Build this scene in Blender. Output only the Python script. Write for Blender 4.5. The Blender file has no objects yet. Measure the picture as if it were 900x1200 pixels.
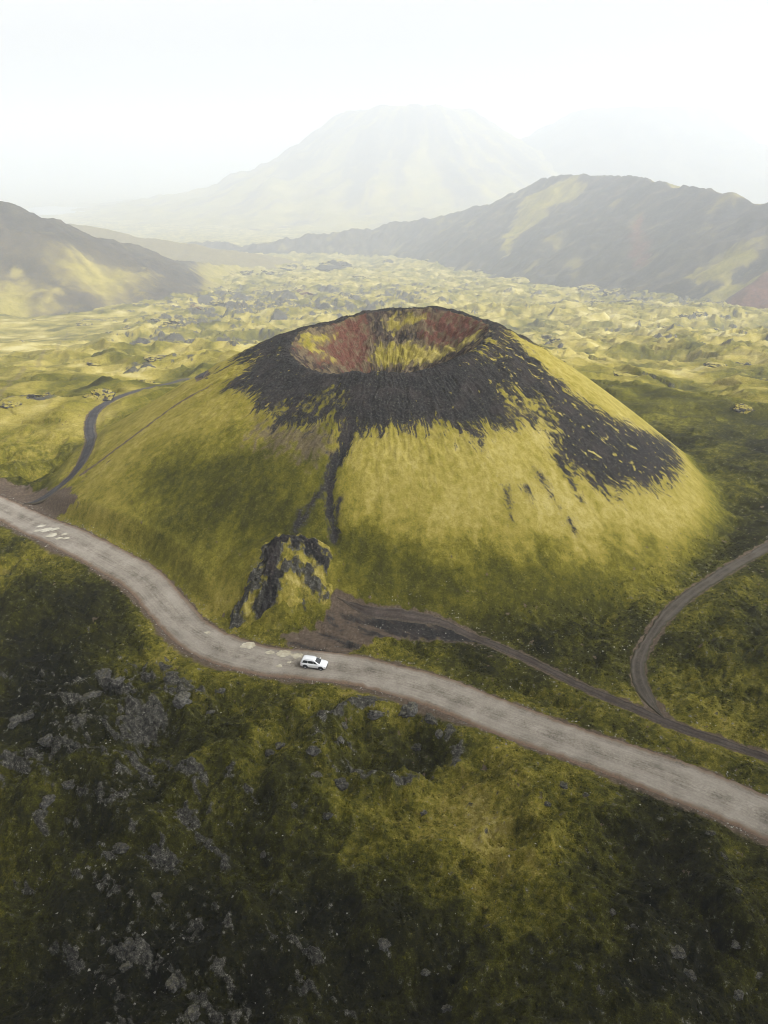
import math, random
import numpy as np

# ----------------------------------------------------------------- noise
def _hash(ix, iy, seed):
    h = (ix.astype(np.int64) * 374761393 + iy.astype(np.int64) * 668265263 + seed * 1442695041) & 0xFFFFFFFF
    h = ((h ^ (h >> 13)) * 1274126177) & 0xFFFFFFFF
    h = ((h ^ (h >> 16)) * 2246822519) & 0xFFFFFFFF
    return (h ^ (h >> 15)) & 0xFFFFFFFF

_GA = np.arange(1024) * (2 * math.pi / 1024)
_GX, _GY = np.cos(_GA), np.sin(_GA)

def perlin(x, y, seed=0):
    x = np.asarray(x, float); y = np.asarray(y, float)
    x0 = np.floor(x); y0 = np.floor(y)
    fx = x - x0; fy = y - y0
    ix = x0.astype(np.int64); iy = y0.astype(np.int64)
    u = fx * fx * fx * (fx * (fx * 6 - 15) + 10); v = fy * fy * fy * (fy * (fy * 6 - 15) + 10)
    def g(dx, dy):
        k = _hash(ix + dx, iy + dy, seed) & 1023
        return _GX[k] * (fx - dx) + _GY[k] * (fy - dy)
    a = g(0, 0); b = g(1, 0); c = g(0, 1); d = g(1, 1)
    return ((a + (b - a) * u) * (1 - v) + (c + (d - c) * u) * v) * 1.5

def fbm(x, y, octv=5, seed=0, gain=0.5, lac=2.03):
    s = 0.0; a = 1.0; t = 0.0
    for i in range(octv):
        s = s + a * perlin(x, y, seed + i * 17); t += a
        x, y = (x * 0.8 - y * 0.6) * lac + 3.1, (x * 0.6 + y * 0.8) * lac + 1.7
        a *= gain
    return s / t * 1.6

def ridged(x, y, octv=5, seed=0, gain=0.5):
    s = 0.0; a = 1.0; t = 0.0
    for i in range(octv):
        s = s + a * (1 - np.abs(perlin(x, y, seed + i * 31)) * 1.7); t += a
        x, y = (x * 0.8 - y * 0.6) * 2.05 + 5.3, (x * 0.6 + y * 0.8) * 2.05 + 9.1
        a *= gain
    return s / t

def worley(x, y, seed=0):
    x = np.asarray(x, float); y = np.asarray(y, float)
    ix = np.floor(x).astype(np.int64); iy = np.floor(y).astype(np.int64)
    f1 = np.full(x.shape, 9.0); cid = np.zeros(x.shape)
    for dx in (-1, 0, 1):
        for dy in (-1, 0, 1):
            h = _hash(ix + dx, iy + dy, seed)
            px = ix + dx + (h & 1023) / 1023.0; py = iy + dy + ((h >> 10) & 1023) / 1023.0
            d = np.hypot(px - x, py - y)
            m = d < f1
            f1 = np.where(m, d, f1); cid = np.where(m, ((h >> 20) & 1023) / 1023.0, cid)
    return f1, cid

def sstep(a, b, x):
    t = np.clip((x - a) / (b - a), 0, 1)
    return t * t * (3 - 2 * t)

def smax(a, b, k):
    h = np.clip(0.5 + 0.5 * (a - b) / k, 0, 1)
    return b + (a - b) * h + k * h * (1 - h)

def smin(a, b, k):
    return -smax(-a, -b, k)

def cyc(th_deg, pts):
    """periodic interpolation of (degree, value) pairs with cosine easing"""
    p = sorted(pts); xs = [a for a, _ in p]; vs = [v for _, v in p]
    xs = [xs[-1] - 360] + xs + [xs[0] + 360]; vs = [vs[-1]] + vs + [vs[0]]
    xs = np.array(xs); vs = np.array(vs)
    i = np.clip(np.searchsorted(xs, th_deg) - 1, 0, len(xs) - 2)
    t = (th_deg - xs[i]) / (xs[i + 1] - xs[i]); t = t * t * (3 - 2 * t)
    return vs[i] + (vs[i + 1] - vs[i]) * t

# ----------------------------------------------------------------- the land, smooth
ZY = [(-400, 6), (0, 1.5), (40, 0.8), (100, 0.0), (190, -1.0), (262, -6), (400, -36), (600, -75), (880, -130), (1320, -178), (1760, -222), (2200, -259), (2860, -298), (4400, -366),
      (8800, -476), (14000, -520), (20000, -560)]
_zx = np.array([a for a, _ in ZY], float); _zz = np.array([b for _, b in ZY], float)
def zg(x, y):
    # averaged so the profile has no kinks
    s = 0
    for k in (-0.16, -0.08, 0, 0.08, 0.16):
        s = s + np.interp(y + k * (40 + np.abs(y) * 0.5), _zx, _zz)
    return s / 5

CX, CY = 1.0, 182.0
RB = [(0, 86), (-20, 86), (-60, 80), (-90, 77), (-125, 80), (-160, 90), (180, 92), (90, 88)]
def cone_polar(x, y):
    dx = x - CX; dy = y - CY
    return np.hypot(dx, dy), np.arctan2(dy, dx)
def rim_r(th):
    return 25.0 * (1 + 0.03 * np.cos(2 * th + 0.5) + 0.02 * np.cos(3 * th - 1))
def rim_z(th):
    return 35.6 + 2.6 * np.cos(th) + 2.2 * np.sin(th) + 0.5 * np.cos(4 * th + 1.0) + 0.3 * np.cos(7 * th)
def cone_h(x, y):
    r, th = cone_polar(x, y)
    R = rim_r(th); Z = rim_z(th); B = cyc(np.degrees(th), RB)
    t = (r - R) / (B - R)
    tt = np.clip(t, 0, 1.6)
    out = Z * (1 - tt ** 1.2) + np.clip(-t, 0, 9) * 60
    inn = Z - 17.0 + 17.0 * np.clip((r - 0.22 * R) / (0.78 * R), 0, 3) ** 1.08
    inn = smax(inn, Z - 16.0 + 0 * r, 2.0)
    h = smin(out, inn, 2.2)
    return np.where(r < 130, h, -3000.0)

def land_smooth(x, y):
    x = np.asarray(x, float); y = np.asarray(y, float)
    return smax(zg(x, y), cone_h(x, y), 2.2)

# hills: crest polylines (x, y, z) and the side slope
RIDGE = [(-924, 3564, -309), (-534, 3212, -278), (-264, 3256, -239), (0, 3300, -208), (198, 3212, -177), (373, 3080, -124), (496, 2948, -63), (590, 2838, -14), (660, 2662, -1), (730, 2508, 5), (774, 2244, -1), (818, 1980, -13), (867, 1760, -22), (936, 1452, -14), (1034, 1144, -6), (1232, 836, -1), (1540, 550, -6)]
LEFTHILL = [(-1980, 1232, 170), (-1144, 1364, 78), (-761, 1540, -16), (-682, 1650, -67), (-595, 1760, -119), (-576, 1892, -155), (-550, 2046, -195), (-496, 2222, -230), (-418, 2398, -261)]
PASSHILL = [(-1672, 2860, -124), (-1056, 2684, -160), (-880, 2640, -186), (-704, 2618, -209), (-584, 2596, -224), (-462, 2618, -243), (-330, 2706, -274)]
def crest_h(x, y, crest, slope_a, slope_b):
    """height of a ridge whose crest runs along a polyline: slope_a falls to the left of its run, slope_b to the right"""
    best = np.full(np.shape(x), -1e9)
    P = np.array(crest, float)
    for (x0, y0, z0), (x1, y1, z1) in zip(P[:-1], P[1:]):
        ex, ey = x1 - x0, y1 - y0; L2 = ex * ex + ey * ey
        t = np.clip(((x - x0) * ex + (y - y0) * ey) / L2, 0, 1)
        qx = x - (x0 + ex * t); qy = y - (y0 + ey * t)
        d = np.hypot(qx, qy); side = ex * qy - ey * qx
        s = np.where(side > 0, slope_a, slope_b)
        d = np.sqrt(d * d + 64) - 8
        best = np.maximum(best, z0 + (z1 - z0) * t - s * d)
    return best
def crest_side(x, y, crest, with_run=False):
    """signed distance to a crest line, positive to the left of its run"""
    best = np.full(np.shape(x), 1e9); sg = np.ones(np.shape(x)); run = np.zeros(np.shape(x)); acc = 0.0
    P = np.array(crest, float)
    for (x0, y0, _), (x1, y1, _) in zip(P[:-1], P[1:]):
        ex, ey = x1 - x0, y1 - y0
        t = np.clip(((x - x0) * ex + (y - y0) * ey) / (ex * ex + ey * ey), 0, 1)
        qx = x - (x0 + ex * t); qy = y - (y0 + ey * t); d = np.hypot(qx, qy); m = d < best
        best = np.where(m, d, best); sg = np.where(m, np.sign(ex * qy - ey * qx), sg); L = math.hypot(ex, ey); run = np.where(m, acc + t * L, run); acc += L
    return (best * sg, run) if with_run else best * sg
def ridge_h(x, y):
    n = fbm(x / 190, y / 190, 4, 51) * 19
    return crest_h(x + n, y + n * 0.6, RIDGE, 0.40, 0.56)
def lefthill_h(x, y):
    n = fbm(x / 170, y / 170, 4, 61) * 17
    return crest_h(x + n, y - n * 0.6, LEFTHILL, 0.5, 0.52)
def passhill_h(x, y):
    n = fbm(x / 170, y / 170, 4, 71) * 17
    return crest_h(x + n, y + n, PASSHILL, 0.35, 0.30)
def peak_h(x, y, cx, cy, top, rt, rb, base, seed):
    dx = x - cx; dy = y - cy
    r = np.hypot(dx, dy); th = np.arctan2(dy, dx)
    gl = ridged(th * 3.1 + 7, r / 900, 4, seed) - 0.55
    r2 = r * (1 - 0.10 * gl * sstep(rt * 0.6, rt * 1.6, r)) + fbm(x / 650, y / 650, 4, seed + 5) * 90
    k = (top - base) / 552.0
    h = base + k * np.interp(r2, [0, rt * 0.7, rt, rt + 650, rt + 1450, rt + 2600, rt + 4200], [552, 549, 534, 300, 120, 22, -25])
    return h + fbm(x / 150, y / 150, 4, seed + 9) * 14
MT1 = (250.0, 7600.0, 420.0, 610.0, 2500.0, -480.0, 81)
MT2 = (2500.0, 8000.0, 430.0, 680.0, 3000.0, -490.0, 91)

CAM = np.array([0.0, 0.0, 78.0]); PITCH = math.radians(27.0); FPX = 833.0
def px_ray(px, py):
    u = (px - 450) / FPX; v = (py - 600) / FPX
    c, s = math.cos(PITCH), math.sin(PITCH)
    return np.array([u, c - v * s, -s - v * c])
# where things stand in the place (metres)
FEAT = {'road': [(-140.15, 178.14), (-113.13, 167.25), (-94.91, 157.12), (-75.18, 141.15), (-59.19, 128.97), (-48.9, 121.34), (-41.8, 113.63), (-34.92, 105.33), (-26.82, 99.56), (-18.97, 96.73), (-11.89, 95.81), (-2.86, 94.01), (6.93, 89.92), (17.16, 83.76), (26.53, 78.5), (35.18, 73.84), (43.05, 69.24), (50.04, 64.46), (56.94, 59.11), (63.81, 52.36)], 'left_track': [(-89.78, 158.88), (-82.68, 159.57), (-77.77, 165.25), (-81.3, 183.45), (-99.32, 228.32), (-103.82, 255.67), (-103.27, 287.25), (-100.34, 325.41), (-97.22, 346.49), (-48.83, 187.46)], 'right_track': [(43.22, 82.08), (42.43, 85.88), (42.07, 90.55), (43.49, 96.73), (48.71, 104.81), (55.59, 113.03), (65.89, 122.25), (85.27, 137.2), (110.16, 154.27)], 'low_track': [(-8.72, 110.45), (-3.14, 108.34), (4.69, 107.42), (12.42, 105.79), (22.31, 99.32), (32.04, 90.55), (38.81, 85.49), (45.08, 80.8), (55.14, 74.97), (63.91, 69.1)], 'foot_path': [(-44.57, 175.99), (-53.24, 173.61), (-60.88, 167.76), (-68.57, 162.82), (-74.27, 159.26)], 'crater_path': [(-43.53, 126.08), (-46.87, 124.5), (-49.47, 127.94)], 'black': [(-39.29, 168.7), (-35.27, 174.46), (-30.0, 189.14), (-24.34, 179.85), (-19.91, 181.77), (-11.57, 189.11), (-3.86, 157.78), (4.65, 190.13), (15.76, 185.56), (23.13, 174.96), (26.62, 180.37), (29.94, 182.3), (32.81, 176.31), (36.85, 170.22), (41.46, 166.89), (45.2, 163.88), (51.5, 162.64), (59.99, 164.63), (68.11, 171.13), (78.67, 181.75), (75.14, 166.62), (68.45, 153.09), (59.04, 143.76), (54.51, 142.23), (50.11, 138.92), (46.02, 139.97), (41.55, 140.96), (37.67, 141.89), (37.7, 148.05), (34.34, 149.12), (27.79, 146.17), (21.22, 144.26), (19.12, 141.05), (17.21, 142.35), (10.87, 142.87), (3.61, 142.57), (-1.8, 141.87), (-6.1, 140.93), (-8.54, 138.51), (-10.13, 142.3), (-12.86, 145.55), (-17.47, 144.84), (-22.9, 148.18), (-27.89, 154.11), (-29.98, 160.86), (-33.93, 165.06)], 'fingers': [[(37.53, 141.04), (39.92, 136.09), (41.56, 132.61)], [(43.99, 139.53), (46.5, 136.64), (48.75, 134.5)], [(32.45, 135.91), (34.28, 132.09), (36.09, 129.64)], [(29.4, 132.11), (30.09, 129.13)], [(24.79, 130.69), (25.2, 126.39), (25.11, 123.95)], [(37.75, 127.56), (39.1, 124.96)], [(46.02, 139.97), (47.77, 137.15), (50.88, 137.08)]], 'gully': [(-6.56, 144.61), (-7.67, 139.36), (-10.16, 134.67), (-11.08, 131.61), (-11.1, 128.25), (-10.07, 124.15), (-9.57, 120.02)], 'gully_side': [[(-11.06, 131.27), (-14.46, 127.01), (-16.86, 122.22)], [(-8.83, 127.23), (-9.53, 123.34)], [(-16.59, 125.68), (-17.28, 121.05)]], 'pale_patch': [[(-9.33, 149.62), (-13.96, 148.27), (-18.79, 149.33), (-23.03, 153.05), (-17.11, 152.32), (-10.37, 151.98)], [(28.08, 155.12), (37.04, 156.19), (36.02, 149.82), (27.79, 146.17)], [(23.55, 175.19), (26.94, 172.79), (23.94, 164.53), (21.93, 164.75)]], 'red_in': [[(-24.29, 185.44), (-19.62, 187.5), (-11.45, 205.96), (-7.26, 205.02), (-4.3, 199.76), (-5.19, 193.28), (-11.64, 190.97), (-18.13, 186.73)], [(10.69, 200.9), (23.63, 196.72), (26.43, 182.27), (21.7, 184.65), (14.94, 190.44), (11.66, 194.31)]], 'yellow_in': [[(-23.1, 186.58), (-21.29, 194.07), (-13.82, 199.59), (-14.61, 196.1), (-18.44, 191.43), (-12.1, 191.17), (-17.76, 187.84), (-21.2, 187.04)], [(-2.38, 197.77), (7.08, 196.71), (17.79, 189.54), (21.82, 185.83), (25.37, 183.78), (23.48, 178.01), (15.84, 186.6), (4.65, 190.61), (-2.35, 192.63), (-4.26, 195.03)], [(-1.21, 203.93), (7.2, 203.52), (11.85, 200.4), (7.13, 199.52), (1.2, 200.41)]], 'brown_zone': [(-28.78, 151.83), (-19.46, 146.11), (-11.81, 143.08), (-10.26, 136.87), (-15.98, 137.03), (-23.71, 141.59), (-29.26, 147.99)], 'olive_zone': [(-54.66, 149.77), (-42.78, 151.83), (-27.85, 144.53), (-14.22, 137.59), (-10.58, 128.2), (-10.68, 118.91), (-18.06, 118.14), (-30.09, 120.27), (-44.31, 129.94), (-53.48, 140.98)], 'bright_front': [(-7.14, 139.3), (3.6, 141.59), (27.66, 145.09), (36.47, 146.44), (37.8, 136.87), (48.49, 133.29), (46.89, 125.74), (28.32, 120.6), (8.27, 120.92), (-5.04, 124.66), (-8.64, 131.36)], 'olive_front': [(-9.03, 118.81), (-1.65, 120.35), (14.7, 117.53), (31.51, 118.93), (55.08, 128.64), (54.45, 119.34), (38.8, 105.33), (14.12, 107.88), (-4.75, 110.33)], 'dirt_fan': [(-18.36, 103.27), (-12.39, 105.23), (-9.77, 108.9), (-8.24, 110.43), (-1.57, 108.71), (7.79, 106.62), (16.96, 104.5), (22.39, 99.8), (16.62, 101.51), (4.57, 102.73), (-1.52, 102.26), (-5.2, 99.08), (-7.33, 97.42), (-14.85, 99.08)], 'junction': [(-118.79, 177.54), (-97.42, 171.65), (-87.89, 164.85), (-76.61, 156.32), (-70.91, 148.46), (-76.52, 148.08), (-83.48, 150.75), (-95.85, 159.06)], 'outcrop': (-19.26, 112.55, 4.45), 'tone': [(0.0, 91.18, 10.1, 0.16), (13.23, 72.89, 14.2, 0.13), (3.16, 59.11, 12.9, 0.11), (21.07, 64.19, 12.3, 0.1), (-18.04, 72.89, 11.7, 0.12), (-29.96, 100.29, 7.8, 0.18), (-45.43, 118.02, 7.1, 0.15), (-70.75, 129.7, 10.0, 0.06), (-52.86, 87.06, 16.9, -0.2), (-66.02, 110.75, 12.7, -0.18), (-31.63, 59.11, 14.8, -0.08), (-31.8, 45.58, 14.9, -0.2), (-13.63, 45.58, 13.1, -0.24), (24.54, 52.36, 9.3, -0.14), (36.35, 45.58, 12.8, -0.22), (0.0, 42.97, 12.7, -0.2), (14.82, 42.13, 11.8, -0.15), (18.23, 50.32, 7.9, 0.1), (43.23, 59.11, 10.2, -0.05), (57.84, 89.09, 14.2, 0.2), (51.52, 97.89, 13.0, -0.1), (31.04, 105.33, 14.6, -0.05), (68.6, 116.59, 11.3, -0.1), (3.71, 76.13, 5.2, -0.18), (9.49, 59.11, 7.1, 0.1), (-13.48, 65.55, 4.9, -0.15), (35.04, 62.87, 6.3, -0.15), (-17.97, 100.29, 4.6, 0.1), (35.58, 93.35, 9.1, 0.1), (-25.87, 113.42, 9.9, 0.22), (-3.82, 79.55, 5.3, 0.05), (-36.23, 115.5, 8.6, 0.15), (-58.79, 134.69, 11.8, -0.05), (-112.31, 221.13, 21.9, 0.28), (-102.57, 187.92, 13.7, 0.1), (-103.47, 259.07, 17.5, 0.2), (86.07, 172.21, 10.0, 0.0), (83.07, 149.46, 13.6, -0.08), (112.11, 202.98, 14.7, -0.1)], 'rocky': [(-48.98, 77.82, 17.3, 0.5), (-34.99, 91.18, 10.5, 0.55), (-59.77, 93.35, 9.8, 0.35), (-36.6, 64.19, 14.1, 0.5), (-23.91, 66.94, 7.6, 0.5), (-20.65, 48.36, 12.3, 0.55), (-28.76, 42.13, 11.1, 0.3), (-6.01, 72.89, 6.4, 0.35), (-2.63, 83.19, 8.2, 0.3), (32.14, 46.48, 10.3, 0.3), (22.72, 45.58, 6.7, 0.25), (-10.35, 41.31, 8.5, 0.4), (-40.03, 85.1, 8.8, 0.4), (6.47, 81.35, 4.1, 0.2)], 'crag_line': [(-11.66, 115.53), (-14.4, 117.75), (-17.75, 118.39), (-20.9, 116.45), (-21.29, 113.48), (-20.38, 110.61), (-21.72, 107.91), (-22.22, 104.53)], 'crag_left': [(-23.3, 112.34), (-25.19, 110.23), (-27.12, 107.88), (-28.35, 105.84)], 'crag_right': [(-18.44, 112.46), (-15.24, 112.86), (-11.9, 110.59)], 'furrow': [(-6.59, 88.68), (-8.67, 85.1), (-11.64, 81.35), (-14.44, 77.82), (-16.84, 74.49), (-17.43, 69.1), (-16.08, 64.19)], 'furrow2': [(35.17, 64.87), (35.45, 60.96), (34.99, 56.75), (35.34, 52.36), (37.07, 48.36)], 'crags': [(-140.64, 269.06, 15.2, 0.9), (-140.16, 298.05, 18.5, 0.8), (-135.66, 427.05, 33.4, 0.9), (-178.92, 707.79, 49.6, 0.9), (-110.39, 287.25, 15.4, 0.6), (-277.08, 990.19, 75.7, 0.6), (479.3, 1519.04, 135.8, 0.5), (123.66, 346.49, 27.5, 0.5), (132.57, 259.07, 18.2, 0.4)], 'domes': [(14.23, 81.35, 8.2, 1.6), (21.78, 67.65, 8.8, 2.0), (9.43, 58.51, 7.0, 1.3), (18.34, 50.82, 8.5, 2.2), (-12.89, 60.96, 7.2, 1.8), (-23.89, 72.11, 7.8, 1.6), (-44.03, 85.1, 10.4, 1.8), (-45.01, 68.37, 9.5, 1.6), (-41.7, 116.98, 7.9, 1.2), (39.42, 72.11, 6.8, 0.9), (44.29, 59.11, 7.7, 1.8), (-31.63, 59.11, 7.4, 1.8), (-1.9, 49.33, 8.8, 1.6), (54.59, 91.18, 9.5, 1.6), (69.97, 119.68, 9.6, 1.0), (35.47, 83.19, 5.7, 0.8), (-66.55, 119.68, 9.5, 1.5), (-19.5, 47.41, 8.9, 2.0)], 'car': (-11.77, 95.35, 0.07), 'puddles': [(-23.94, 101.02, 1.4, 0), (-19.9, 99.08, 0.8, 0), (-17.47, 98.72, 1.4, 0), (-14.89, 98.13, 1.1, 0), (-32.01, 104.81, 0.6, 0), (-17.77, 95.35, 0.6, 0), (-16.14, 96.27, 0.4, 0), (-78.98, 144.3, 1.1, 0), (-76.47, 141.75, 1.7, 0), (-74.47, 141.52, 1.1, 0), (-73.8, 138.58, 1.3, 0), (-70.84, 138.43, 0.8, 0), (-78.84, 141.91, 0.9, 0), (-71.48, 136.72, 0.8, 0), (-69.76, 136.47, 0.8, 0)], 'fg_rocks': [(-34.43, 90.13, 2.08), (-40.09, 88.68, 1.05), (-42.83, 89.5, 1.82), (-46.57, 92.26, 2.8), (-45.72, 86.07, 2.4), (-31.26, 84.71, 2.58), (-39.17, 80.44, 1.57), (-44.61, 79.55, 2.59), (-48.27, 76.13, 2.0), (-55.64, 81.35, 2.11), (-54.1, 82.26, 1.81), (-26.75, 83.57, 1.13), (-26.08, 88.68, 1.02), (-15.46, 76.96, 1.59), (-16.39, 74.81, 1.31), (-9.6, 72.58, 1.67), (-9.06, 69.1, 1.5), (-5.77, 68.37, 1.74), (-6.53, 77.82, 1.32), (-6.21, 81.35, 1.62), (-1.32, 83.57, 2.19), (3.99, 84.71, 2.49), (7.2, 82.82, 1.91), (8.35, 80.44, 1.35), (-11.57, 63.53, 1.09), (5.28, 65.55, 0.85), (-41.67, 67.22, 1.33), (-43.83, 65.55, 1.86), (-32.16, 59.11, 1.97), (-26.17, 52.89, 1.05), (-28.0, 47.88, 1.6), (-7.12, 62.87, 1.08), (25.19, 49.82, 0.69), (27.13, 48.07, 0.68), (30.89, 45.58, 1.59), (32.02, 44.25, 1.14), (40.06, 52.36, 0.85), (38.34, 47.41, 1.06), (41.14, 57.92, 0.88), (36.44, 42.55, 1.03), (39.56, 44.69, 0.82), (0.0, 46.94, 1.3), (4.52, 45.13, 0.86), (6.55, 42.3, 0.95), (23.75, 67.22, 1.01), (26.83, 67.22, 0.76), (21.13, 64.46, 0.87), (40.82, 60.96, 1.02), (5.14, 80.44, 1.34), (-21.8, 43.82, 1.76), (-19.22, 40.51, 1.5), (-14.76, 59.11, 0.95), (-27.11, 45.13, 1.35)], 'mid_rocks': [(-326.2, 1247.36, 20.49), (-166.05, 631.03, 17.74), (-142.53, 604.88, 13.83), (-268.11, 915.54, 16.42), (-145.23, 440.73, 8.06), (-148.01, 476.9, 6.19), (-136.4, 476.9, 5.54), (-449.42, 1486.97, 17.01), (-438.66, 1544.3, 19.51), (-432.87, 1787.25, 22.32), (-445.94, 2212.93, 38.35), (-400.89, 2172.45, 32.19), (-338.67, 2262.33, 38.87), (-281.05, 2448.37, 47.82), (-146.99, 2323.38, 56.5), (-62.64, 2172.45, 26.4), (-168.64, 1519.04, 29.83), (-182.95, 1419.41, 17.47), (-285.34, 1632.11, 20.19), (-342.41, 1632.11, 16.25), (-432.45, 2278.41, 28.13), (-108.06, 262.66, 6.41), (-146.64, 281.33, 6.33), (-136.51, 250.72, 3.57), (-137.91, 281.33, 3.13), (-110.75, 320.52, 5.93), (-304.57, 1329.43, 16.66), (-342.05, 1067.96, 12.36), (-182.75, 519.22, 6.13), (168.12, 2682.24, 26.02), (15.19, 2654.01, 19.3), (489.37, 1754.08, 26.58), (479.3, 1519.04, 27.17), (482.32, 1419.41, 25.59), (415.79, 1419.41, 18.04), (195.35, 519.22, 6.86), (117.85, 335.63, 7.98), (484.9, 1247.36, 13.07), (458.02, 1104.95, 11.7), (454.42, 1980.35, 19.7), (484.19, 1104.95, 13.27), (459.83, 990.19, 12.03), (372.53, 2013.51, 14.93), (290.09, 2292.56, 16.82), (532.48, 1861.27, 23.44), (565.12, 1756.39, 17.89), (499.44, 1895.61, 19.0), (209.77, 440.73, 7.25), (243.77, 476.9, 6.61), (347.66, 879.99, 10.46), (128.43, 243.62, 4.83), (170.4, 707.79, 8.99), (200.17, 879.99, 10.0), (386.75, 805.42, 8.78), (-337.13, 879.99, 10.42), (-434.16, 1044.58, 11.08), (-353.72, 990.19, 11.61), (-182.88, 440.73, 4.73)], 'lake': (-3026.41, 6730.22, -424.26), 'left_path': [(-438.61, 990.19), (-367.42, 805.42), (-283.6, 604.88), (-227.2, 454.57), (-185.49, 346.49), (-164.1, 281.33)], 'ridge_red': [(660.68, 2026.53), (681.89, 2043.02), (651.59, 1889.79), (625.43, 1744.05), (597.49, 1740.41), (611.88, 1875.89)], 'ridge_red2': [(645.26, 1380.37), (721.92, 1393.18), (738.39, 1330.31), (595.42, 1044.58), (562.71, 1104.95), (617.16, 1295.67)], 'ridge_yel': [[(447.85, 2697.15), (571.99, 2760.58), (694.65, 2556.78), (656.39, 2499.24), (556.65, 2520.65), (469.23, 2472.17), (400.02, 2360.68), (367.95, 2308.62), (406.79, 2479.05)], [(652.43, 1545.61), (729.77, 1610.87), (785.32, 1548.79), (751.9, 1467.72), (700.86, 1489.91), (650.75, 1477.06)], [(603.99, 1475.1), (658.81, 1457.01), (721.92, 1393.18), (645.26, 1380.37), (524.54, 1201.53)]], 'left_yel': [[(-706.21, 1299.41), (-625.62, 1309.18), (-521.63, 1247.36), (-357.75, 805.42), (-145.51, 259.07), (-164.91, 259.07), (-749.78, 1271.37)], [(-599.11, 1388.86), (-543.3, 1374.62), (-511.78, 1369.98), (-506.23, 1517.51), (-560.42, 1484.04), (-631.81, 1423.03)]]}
import bpy, bmesh
from mathutils import Vector, Matrix
random.seed(4)
rng = np.random.default_rng(11)
SC = bpy.context.scene
COL = SC.collection

# ----------------------------------------------------------------- helpers
def tag(o, label=None, cat=None, group=None, kind=None):
    if label: o['label'] = label
    if cat: o['category'] = cat
    if group: o['group'] = group
    if kind: o['kind'] = kind
    return o

def np_mesh(name, verts, quads=None, tris=None, smooth=True):
    me = bpy.data.meshes.new(name)
    verts = np.asarray(verts, np.float32)
    me.vertices.add(len(verts)); me.vertices.foreach_set('co', verts.ravel())
    f, n = (quads, 4) if quads is not None else (tris, 3)
    f = np.asarray(f, np.int32)
    me.loops.add(f.size); me.loops.foreach_set('vertex_index', f.ravel())
    me.polygons.add(len(f))
    me.polygons.foreach_set('loop_start', np.arange(0, f.size, n, dtype=np.int32))
    me.polygons.foreach_set('loop_total', np.full(len(f), n, np.int32))
    me.update(calc_edges=True); me.validate()
    me.polygons.foreach_set('use_smooth', np.full(len(f), smooth, bool))
    return me

def attr(me, name, arr):
    a = me.attributes.new(name, 'FLOAT_COLOR', 'POINT')
    arr = np.asarray(arr, np.float32)
    if arr.shape[1] == 3: arr = np.concatenate([arr, np.ones((len(arr), 1), np.float32)], 1)
    a.data.foreach_set('color', arr.ravel())

def grid_quads(nr, nc, wrap=False):
    i = np.arange(nr - 1)[:, None]; j = np.arange(nc if wrap else nc - 1)[None, :]
    a = i * nc + j; b = i * nc + (j + 1) % nc
    return np.stack([a, b, b + nc, a + nc], -1).reshape(-1, 4)

def link(me, name, mat, parent=None):
    o = bpy.data.objects.new(name, me); COL.objects.link(o)
    if mat: me.materials.append(mat)
    if parent: o.parent = parent
    return o

def poly_dist(x, y, line):
    """distance to a polyline, and the run along it"""
    best = np.full(x.shape, 1e9); run = np.zeros(x.shape); acc = 0.0
    for (x0, y0), (x1, y1) in zip(line[:-1], line[1:]):
        ex, ey = x1 - x0, y1 - y0; L2 = ex * ex + ey * ey + 1e-9
        t = np.clip(((x - x0) * ex + (y - y0) * ey) / L2, 0, 1)
        d = np.hypot(x - x0 - ex * t, y - y0 - ey * t)
        m = d < best
        best = np.where(m, d, best); run = np.where(m, acc + t * math.sqrt(L2), run)
        acc += math.sqrt(L2)
    return best, run

def poly_sd(x, y, poly):
    """signed distance to a closed outline, positive inside"""
    ins = np.zeros(x.shape, bool)
    for (x0, y0), (x1, y1) in zip(poly, poly[1:] + poly[:1]):
        c = ((y0 > y) != (y1 > y)) & (x < (x1 - x0) * (y - y0) / (y1 - y0 + 1e-12) + x0)
        ins ^= c
    d, _ = poly_dist(x, y, poly + poly[:1])
    return np.where(ins, d, -d)

def spline(pts, step=1.0):
    P = np.array(pts, float); P = np.vstack([2 * P[0] - P[1], P, 2 * P[-1] - P[-2]])
    out = []
    for k in range(1, len(P) - 2):
        p0, p1, p2, p3 = P[k - 1:k + 3]
        n = max(2, int(np.linalg.norm(p2 - p1) / step))
        for t in np.arange(n) / n:
            out.append(0.5 * (2 * p1 + (p2 - p0) * t + (2 * p0 - 5 * p1 + 4 * p2 - p3) * t ** 2 + (3 * p1 - p0 - 3 * p2 + p3) * t ** 3))
    out.append(P[-2])
    return np.array(out)

ROAD = spline(FEAT['road'], 2.0)
TRK_L = spline(FEAT['left_track'], 2.5)
TRK_R = spline(FEAT['right_track'], 2.0)
TRK_B = spline(FEAT['low_track'], 2.0)
ROAD_RUN = np.concatenate([[0], np.cumsum(np.linalg.norm(np.diff(ROAD, axis=0), axis=1))])
ROAD_Z = land_smooth(ROAD[:, 0], ROAD[:, 1])
for _ in range(3): ROAD_Z[1:-1] = (ROAD_Z[:-2] + 2 * ROAD_Z[1:-1] + ROAD_Z[2:]) / 4
def road_level(x, y):
    d, run = poly_dist(np.asarray(x, float), np.asarray(y, float), [tuple(p) for p in ROAD])
    b = land_smooth(x, y)
    return b + (np.interp(run, ROAD_RUN, ROAD_Z) - b) * 0.85
ways = [(ROAD, 3.7), (TRK_L, 1.6), (TRK_R, 1.1), (TRK_B, 0.85)]
def tl(a): return [tuple(p) for p in a]

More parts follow.
